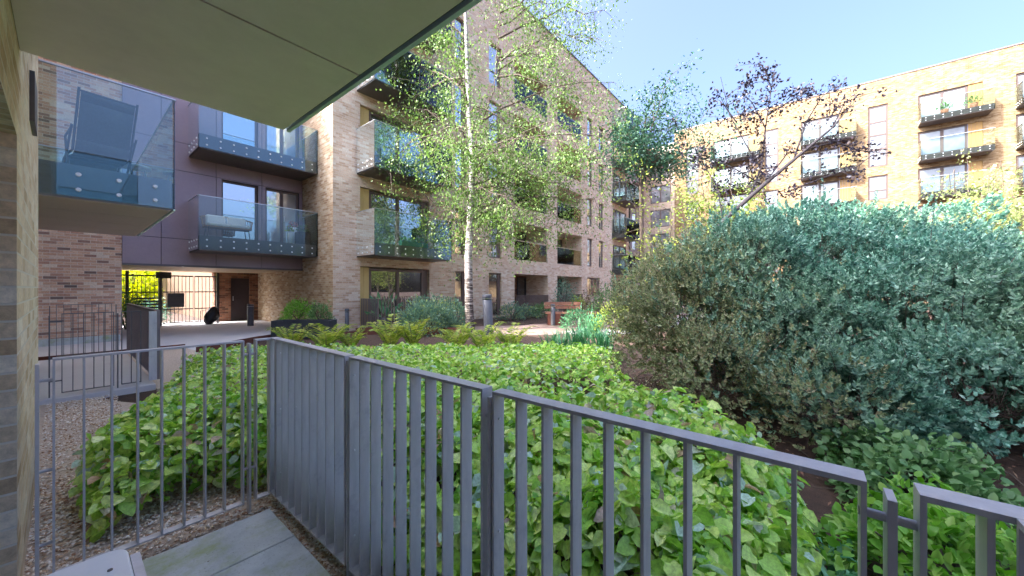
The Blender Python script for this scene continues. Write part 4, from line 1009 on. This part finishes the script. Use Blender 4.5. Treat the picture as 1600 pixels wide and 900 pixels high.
# thin fine twigs near the surface
b = MB()
js = rng.integers(0, len(P), 1500)
for j in js:
    e_ = P[j] - Nn[j] * .03; i_ = e_ - Nn[j] * rng.uniform(.25, .5) - np.array([0, 0, rng.uniform(.05, .3)])
    b.tube([tuple(i_), tuple((e_ + i_) / 2 + rng.normal(0, .03, 3)), tuple(e_)], [.005, .0035, .002], 3, cap=False)
up = np.where((Nn[:, 2] > .1))[0]; up = rng.choice(up, 420, replace=False); sp_ = []; sy = []
for j in up:
    d_ = norm(Nn[j] * .7 + np.array([0, 0, .8]) + rng.normal(0, .3, 3)); L_ = rng.uniform(.12, .34); e_ = P[j] + d_ * L_
    b.tube([tuple(P[j] - d_ * .1), tuple(P[j] + d_ * L_ * .5 + rng.normal(0, .012, 3)), tuple(e_)], [.004, .003, .0015], 3, cap=False)
    for t_ in (.25, .5, .75, .95): sp_.append(P[j] + d_ * L_ * t_); sy.append(d_ + rng.normal(0, .35, 3))
b.build('twig', M['bark'], sh)
scatter('shoot_foliage', sprig_template(77, 10), np.array(sp_), np.array(sy), rand_dirs(len(sp_)), rng.uniform(.05, .09, len(sp_)), G['shrub'], sh, False)

# ================================================================== TREES
def leaf_tree(name, base, trunk, limbs, label, leafmat, barkmat, n_leaf, lsize, spread=.45, hang=.3, cat='tree', group=None, twig_n=4, limb_r=.05, tm=None):
    """trunk: [(pt,radius)], limbs: list of polylines; leaves in clumps along outer limbs and twigs"""
    root = empty(name, base, 0, label, cat, group); B = np.array(base)
    b = MB(); b.tube([tuple(np.array(p) - B) for p, _ in trunk], [r for _, r in trunk], 12); b.build('trunk', barkmat, root)
    b = MB(); C = []
    for L in limbs:
        L = [np.array(p, float) - B for p in L]; n = len(L); r0 = limb_r * rng.uniform(.6, 1.1)
        b.tube([tuple(p) for p in L], [max(.006, r0 * (1 - i / n)) for i in range(n)], 6)
        for i in range(max(1, n // 3), n):
            for _ in range(twig_n):
                t = rng.random(); p = L[i - 1] * (1 - t) + L[i] * t if i else L[i]
                e_ = p + rng.normal(0, spread, 3) * [1, 1, .7] + [0, 0, -hang * spread]
                m_ = (p + e_) / 2 + [0, 0, spread * .15]
                b.tube([tuple(p), tuple(m_), tuple(e_)], [.009, .006, .003], 4, cap=False); C += [m_ * .3 + e_ * .7, e_]
    b.build('branch', M['bark'] if barkmat is M['bark_birch'] else barkmat, root)
    C = np.array(C); k = rng.integers(0, len(C), n_leaf)
    pos = C[k] + rng.normal(0, spread * .42, (n_leaf, 3)) * [1, 1, .9] + [0, 0, -hang * .15]
    yd = norm(rand_dirs(n_leaf) * .8 + [0, 0, -hang]); nn = rand_dirs(n_leaf) + [0, 0, .35]
    scatter('crown', tm or tmpl_leaf(.62), pos, yd, nn, lsize * rng.uniform(.6, 1.2, n_leaf), leafmat, root)
    return root
def grow(p, d, L, n=6, curve=(0, 0, 0), jit=.08):
    p = np.array(p, float); d = norm(np.array(d, float)); out = [p.copy()]; st = L / n
    for i in range(n):
        d = norm(d + np.array(curve) / n + rng.normal(0, jit, 3)); p = p + d * st; out.append(p.copy())
    return out
# birch
bx, by = at(735, 12.6); D0 = 12.6
def bp_(px, py, d): x, y = at(px, d); return np.array([x, y, zat(py, d)])
tr = [((bx, by, -.1), .17), (bp_(733, 480, D0), .15), (bp_(732, 400, D0 + .05), .135), (bp_(737, 300, D0), .115), (bp_(738, 235, D0 + .1), .105), (bp_(733, 180, D0), .085), (bp_(730, 100, D0 - .1), .07), (bp_(727, 10, D0), .055), (bp_(735, -120, D0), .035), (bp_(740, -220, D0), .015)]
limbs = [[bp_(738, 245, D0), bp_(752, 195, D0), bp_(772, 140, D0), bp_(778, 60, D0 - .2), bp_(782, -30, D0 - .3), bp_(790, -130, D0 - .3)]]
for (px0, py0, pe, ye, dd) in [(736, 365, 757, 290, 0), (736, 370, 640, 300, .8), (737, 280, 830, 215, -1), (737, 275, 900, 260, 1), (737, 330, 850, 345, -.5), (736, 345, 930, 310, .5), (733, 240, 655, 225, -.8), (733, 240, 620, 160, .3),
        (731, 150, 640, 110, .9), (732, 170, 690, 80, -1.2), (778, 110, 870, 90, -.6), (778, 90, 900, 130, .8), (780, 40, 880, 10, .3), (738, 250, 940, 200, -.8), (738, 290, 945, 250, .2), (737, 300, 800, 330, -1.6), (737, 230, 850, 160, 1.4),
        (728, 60, 650, 40, 0), (735, 0, 830, -60, .5), (735, -20, 690, -110, -.5), (782, -20, 900, -60, 0), (736, 380, 690, 350, 1.2), (738, 260, 880, 350, 1.2), (737, 250, 700, 190, -1.5), (737, 340, 800, 370, .4), (736, 330, 690, 260, -1), (738, 200, 950, 130, .5), (738, 230, 955, 300, .8), (733, 200, 600, 260, .2), (738, 250, 900, 230, -1.2), (738, 300, 640, 250, 1.4), (778, 100, 930, 60, 0), (730, 120, 600, 200, 1), (779, 60, 950, 20, .6), (779, 120, 965, 180, -.6), (738, 230, 965, 220, 0), (738, 260, 820, 280, .8), (780, 20, 930, -20, -.8), (738, 300, 900, 310, 0), (732, 180, 800, 200, -.3), (730, 90, 700, 60, .7)]:
    s_ = bp_(px0, py0, D0); e_ = bp_(pe, ye, D0 + dd * 1.4); L = []
    for i in range(6):
        t = i / 5; L.append(s_ * (1 - t) + e_ * t + np.array([0, 0, .45 * math.sin(t * math.pi)]) + rng.normal(0, .09, 3) * (i > 0))
    limbs.append(L)
leaf_tree('birch_tree', (bx, by, -.1), tr, limbs, 'tall white barked birch with fresh green leaves in the middle of the courtyard', G['birch'], M['bark_birch'], 38000, .088, .50, .9, twig_n=8, limb_r=.045)
# second tree, rounded teal crown
D1 = 16; x, y = at(1003, D1)
tr = [((x, y, -.1), .10), (bp_(1003, 400, D1), .085), (bp_(1001, 300, D1), .07), (bp_(1000, 250, D1), .055), (bp_(1010, 180, D1), .035)]
limbs = []
for i in range(16):
    a = rng.uniform(-1, 1); s_ = bp_(1001, rng.uniform(230, 300), D1); e_ = bp_(1030 + a * 84, rng.uniform(88, 260) + abs(a) * 50, D1 + rng.uniform(-1.8, 1.8))
    limbs.append([s_ * (1 - t) + e_ * t + rng.normal(0, .08, 3) for t in np.linspace(0, 1, 6)])
leaf_tree('maple_tree', (x, y, -.1), tr, limbs, 'slim tree with a rounded blue green crown against the sky, right of the birch', G['teal'], M['bark'], 9500, .13, .62, .1, limb_r=.03)
# low yellow-green multi-stem at the same place
limbs = []
x, y = at(1045, 13)
for i in range(14):
    a = rng.uniform(-1, 1); e_ = bp_(1040 + a * 75, rng.uniform(250, 400), 13 + rng.uniform(-1, 1)); s_ = np.array([x, y, rng.uniform(.6, 2)])
    limbs.append([s_ * (1 - t) + e_ * t + rng.normal(0, .1, 3) for t in np.linspace(0, 1, 6)])
leaf_tree('young_tree', (x, y, -.1), [((x, y, -.1), .07), ((x, y, 1), .06), (tuple(bp_(1048, 330, 13)), .03)], limbs, 'thin lime leaved young tree with many bare stems, left of the big shrub top', G['lime'], M['bark'], 1700, .10, .4, .3, limb_r=.022)
# yellow-green dense small tree
limbs = []; x, y = at(1150, 12)
for i in range(18):
    a = rng.uniform(-1, 1); e_ = bp_(1140 + a * 62, rng.uniform(262, 370), 12 + rng.uniform(-1, 1)); s_ = np.array([x, y, 1.5])
    limbs.append([s_ * (1 - t) + e_ * t + rng.normal(0, .08, 3) for t in np.linspace(0, 1, 6)])
leaf_tree('acer_tree', (x, y, -.1), [((x, y, -.1), .08), ((x, y, 1.6), .06), (tuple(bp_(1150, 320, 12)), .03)], limbs, 'dense olive green small tree rising behind the left half of the shrub', leaf('olive_leaf', [(0, (.10, .16, .03)), (.6, (.2, .28, .06)), (1, (.36, .42, .1))], .4, .5), M['bark'], 6500, .10, .34, .1, limb_r=.03)
# sparse copper tree with silhouetted leaves
D3 = 9.5; x, y = at(1085, D3)
tr = [((x, y, -.1), .09), (bp_(1092, 400, D3), .075), (bp_(1130, 345, D3), .06), (bp_(1192, 290, D3), .05), (bp_(1240, 250, D3), .04), (bp_(1300, 200, D3), .02), (bp_(1330, 165, D3), .01)]
limbs = [[bp_(*p, D3 + .3) for p in q] for q in [
    [(1170, 310), (1190, 260), (1196, 200), (1205, 140), (1212, 100)], [(1190, 265), (1165, 225), (1140, 180), (1126, 120)], [(1192, 290), (1230, 240), (1290, 225), (1350, 210)],
    [(1196, 200), (1175, 160), (1160, 145)], [(1206, 140), (1195, 110), (1188, 100)], [(1240, 250), (1260, 190), (1285, 150), (1300, 140)], [(1290, 215), (1340, 235), (1385, 240)], [(1200, 180), (1230, 160), (1256, 145)], [(1150, 190), (1135, 170), (1130, 160)], [(1230, 300), (1280, 280), (1340, 260), (1385, 225)], [(1130, 345), (1120, 290), (1095, 250), (1080, 200)], [(1192, 290), (1160, 270), (1120, 250), (1085, 245)], [(1300, 200), (1320, 160), (1345, 150)]]]
leaf_tree('cherry_tree', (x, y, -.1), tr, limbs, 'sparse leaning tree with small dark leaves against the sunlit block', G['darkleaf'], mottled('dark_bark', (.015, .012, .016), (.035, .026, .028), 9, .9), 2700, .10, .24, .0, twig_n=4, limb_r=.028)
# yellow green tree at right behind shrub
limbs = []; x, y = at(1530, 12)
for i in range(22):
    a = rng.uniform(-1, 1); e_ = bp_(1545 + a * 95, rng.uniform(240, 340) + abs(a) * 15, 12 + rng.uniform(-1.2, 1.2)); s_ = np.array([x, y, 1.8])
    limbs.append([s_ * (1 - t) + e_ * t + rng.normal(0, .08, 3) for t in np.linspace(0, 1, 6)])
leaf_tree('willow_tree', (x, y, -.1), [((x, y, -.1), .1), ((x, y, 1.9), .07), (tuple(bp_(1535, 300, 12)), .03)], limbs, 'soft yellow green tree rising behind the right end of the shrub', leaf('pale_willow_leaf', [(0, (.2, .26, .08)), (.6, (.34, .4, .14)), (1, (.5, .52, .26))], .45, .5), M['bark'], 9000, .10, .40, .1, limb_r=.03)
# sunlit trees beyond the gate
for i, (tx, ty, rr_, lab) in enumerate([(-1.0, 33, 4.0, 'sunlit yellow green tree beyond the left of the passage gate'), (3.0, 37, 4.2, 'sunlit yellow green tree beyond the middle of the passage gate')]):
    limbs = [grow((tx, ty, 1.0), (math.cos(a), math.sin(a), .35 + rng.random()), rr_, 6) for a in np.linspace(0, 6.0, 14)] + [grow((tx, ty, .3), (math.cos(a), math.sin(a), .1), rr_ * .9, 6) for a in np.linspace(0, 6.0, 12)]
    leaf_tree('street_tree', (tx, ty, -.1), [((tx, ty, -.1), .2), ((tx, ty, 3), .14), ((tx, ty, 5), .05)], limbs, lab, G['far'], M['bark'], 9000, .26, .6, .1, group='trees beyond the passage gate')

# ================================================================== SMALLER PLANTS
foliage_bush('euphorbia_bush', (*at(668, 12.2), -.08), (1.1, .9, 1.1), 5600, .10, G['euph'], 'rounded grey green bush left of the birch trunk', 'bush')
foliage_bush('euphorbia_bush', (*at(708, 13.3), -.08), (.7, .6, 1.05), 1700, .10, G['euph'], 'smaller yellow tipped bush half behind the birch trunk', 'bush')
foliage_bush('planter_shrub', (*at(466, 12.0), .36), (.48, .42, .62), 1500, .08, G['fresh'], 'fresh green shrub at the left end of the slate trough', 'shrub')
foliage_bush('planter_shrub', (*at(500, 11.5), .36), (.34, .34, .55), 800, .08, G['mid'], 'darker green shrub at the right end of the slate trough', 'shrub')
for (px, d_, r_, n_, mt, lab) in [
    (800, 17, (.7, .6, .75), 1000, 'euph', 'low bush at the foot of the pier left of the loggia railing'),
    (822, 18, (.8, .6, .6), 900, 'euph', 'pale grassy bush below the first loggia railing'),
    (846, 18.5, (.9, .7, .65), 1000, 'mid', 'green bush just left of the dark bollard'),
    (882, 21, (.8, .7, 2.0), 1400, 'shrub', 'tall grey green bush standing in front of the pier behind the bench'),
    (905, 20.5, (1.0, .7, 1.0), 900, 'lime', 'straw coloured bush right behind the bench backrest'),
    (928, 19, (.8, .7, 1.6), 1000, 'redtwig', 'bronze leaved bush right of the bench'),
    (950, 16, (1.0, .8, 1.6), 1500, 'mid', 'tall green bush between the bench and the big shrub'),
    (905, 13.0, (.8, .7, .75), 900, 'strap', 'glossy green plant in front of the bench, right part'),
    (962, 11, (.8, .7, 1.1), 1200, 'lime', 'lime green bush at the left foot of the big shrub'),
    (198, 13.0, (.55, .5, 1.25), 1200, 'mid', 'green bush behind the brown finned railing'),
    (232, 14.2, (.6, .4, 1.0), 900, 'shrub', 'blue green bush behind the brown finned railing, by the gate')]:
    foliage_bush('courtyard_bush', (*at(px, d_), -.08), r_, n_, .10 if d_ > 12 else .07, G[mt], lab, 'bush')

def fern(c, R_, n, lab, mat='fern'):
    root = empty('fern', (c[0], c[1], -.08), 0, lab, 'fern', 'ferns along the far edge of the leafy bed')
    pos = []; yd = []; nn = []; sz = []; b = MB()
    for i in range(n):
        a = 6.2832 * i / n + rng.normal(0, .2); L = R_ * rng.uniform(.75, 1.15); hgt = L * rng.uniform(.75, 1.15)
        pts = [np.array([math.cos(a) * L * t, math.sin(a) * L * t, hgt * math.sin(min(t * 1.9, 2.3)) * 1.0]) for t in np.linspace(0, 1, 9)]
        b.tube([tuple(p) for p in pts], [.006 * (1 - k / 10) for k in range(9)], 4, cap=False)
        sd = np.array([-math.sin(a), math.cos(a), 0])
        for t in np.linspace(.12, .98, 17):
            j = t * 8; k = min(int(j), 7); p = pts[k] * (1 - (j - k)) + pts[k + 1] * (j - k); tg = norm(pts[k + 1] - pts[k])
            for s_ in (-1, 1): pos.append(p); yd.append(sd * s_ + tg * .45 + rng.normal(0, .07, 3)); nn.append(np.cross(sd, tg) * -1 + rng.normal(0, .1, 3)); sz.append(L * .24 * math.sin(math.pi * min(1, t * .8 + .2)) ** .7 + .02)
    b.build('frond_stalk', M['bark'], root)
    scatter('frond', tmpl_diamond(.2), np.array(pos), np.array(yd), np.array(nn), np.array(sz), G[mat], root)
for (px, d_, r_, lab) in [(455, 8.6, .55, 'leftmost fern, just over the first railing panel'), (510, 8.2, .62, 'large fern right of the leftmost one'), (548, 8.6, .5, 'fern half hidden behind the gap between the first and second railing panels'),
                          (610, 8.8, .66, 'yellowish upright fern in front of the rounded bush'), (645, 9.0, .6, 'yellowish fern left of the birch trunk'), (712, 8.3, .62, 'broad fern at the foot of the birch trunk'), (755, 8.0, .62, 'broad fern below the leaning bollard'), (798, 8.2, .58, 'rightmost fern, beyond the leaning bollard')]:
    fern(at(px, d_), r_, 17, lab)
def strappy(c, n, L, lab, mat='strap'):
    root = empty('strap_leaf_plant', (c[0], c[1], -.08), 0, lab, 'plant', 'strap leaved plants between the leafy bed and the bench')
    vs = []; fs = []; b = MB()
    for i in range(n):
        a = rng.random() * 6.28; l = L * rng.uniform(.6, 1.1); out = rng.uniform(.35, .9); w_ = .016; ox, oy = rng.normal(0, .12, 2)
        sd = np.array([-math.sin(a), math.cos(a), 0]); pts = []
        for t in np.linspace(0, 1, 6): pts.append(np.array([ox + math.cos(a) * l * out * t, oy + math.sin(a) * l * out * t, l * (math.sin(t * 1.9) * .9)]))
        v = []
        for k, p in enumerate(pts): ww = w_ * (1 - (k / 5.3) ** 2); v += [tuple(p - sd * ww), tuple(p + sd * ww)]
        b.add(v, [(2*k, 2*k+1, 2*k+3, 2*k+2) for k in range(5)], True)
    b.build('foliage', G[mat], root)
for (px, d_, n_, L, lab) in [(868, 8.4, 70, .55, 'clump of arching strap leaves left of the others, before the bench'), (905, 8.8, 90, .6, 'middle clump of arching strap leaves before the bench'), (940, 8.2, 80, .6, 'right clump of strap leaves touching the big shrub'), (925, 11.2, 90, .8, 'farther clump of strap leaves nearest the bench'),
                             (1290, 1.75, 60, .28, 'small grassy tuft at the soil edge behind the third railing panel'), (1405, 1.35, 60, .3, 'grassy tuft low behind the nearest post')]:
    strappy(at(px, d_), n_, L, lab)
foliage_bush('leafy_herb', (*at(1500, 1.7), -.08), (.55, .5, .42), 2200, .05, G['fresh'], 'bright green leafy herb low behind the nearest railing panel', 'plant', tm=tmpl_heart())
foliage_bush('leafy_herb', (*at(1420, 2.6), -.08), (.6, .5, .4), 2400, .05, G['mid'], 'mid green leafy herb below the right part of the shrub', 'plant', tm=tmpl_heart())
# bare twiggy stems with tiny cream leaves between bed and shrub
root = empty('twiggy_stem', (*at(985, 5.0), -.08), 0, 'tangle of bare twigs with tiny cream leaves at the left foot of the shrub', 'twigs')
b = MB(); C = []
for i in range(34):
    L = grow((rng.normal(0, .35), rng.normal(0, .35), 0), (rng.normal(-.1, .8), rng.normal(-.3, .8), rng.uniform(.3, 1.2)), rng.uniform(.5, 1.25), 6, (0, 0, -.5), .22)
    b.tube([tuple(p) for p in L], [.007 * (1 - k / 8) for k in range(7)], 4); C += L[2:]
b.build('stem', M['bark'], root)
C = np.array(C); k = rng.integers(0, len(C), 700)
scatter('foliage', tmpl_diamond(.6), C[k] + rng.normal(0, .035, (700, 3)), rand_dirs(700), rand_dirs(700), rng.uniform(.015, .035, 700), leaf('cream_leaf', [(0, (.4, .4, .2)), (1, (.7, .7, .5))], .3, .5), root)
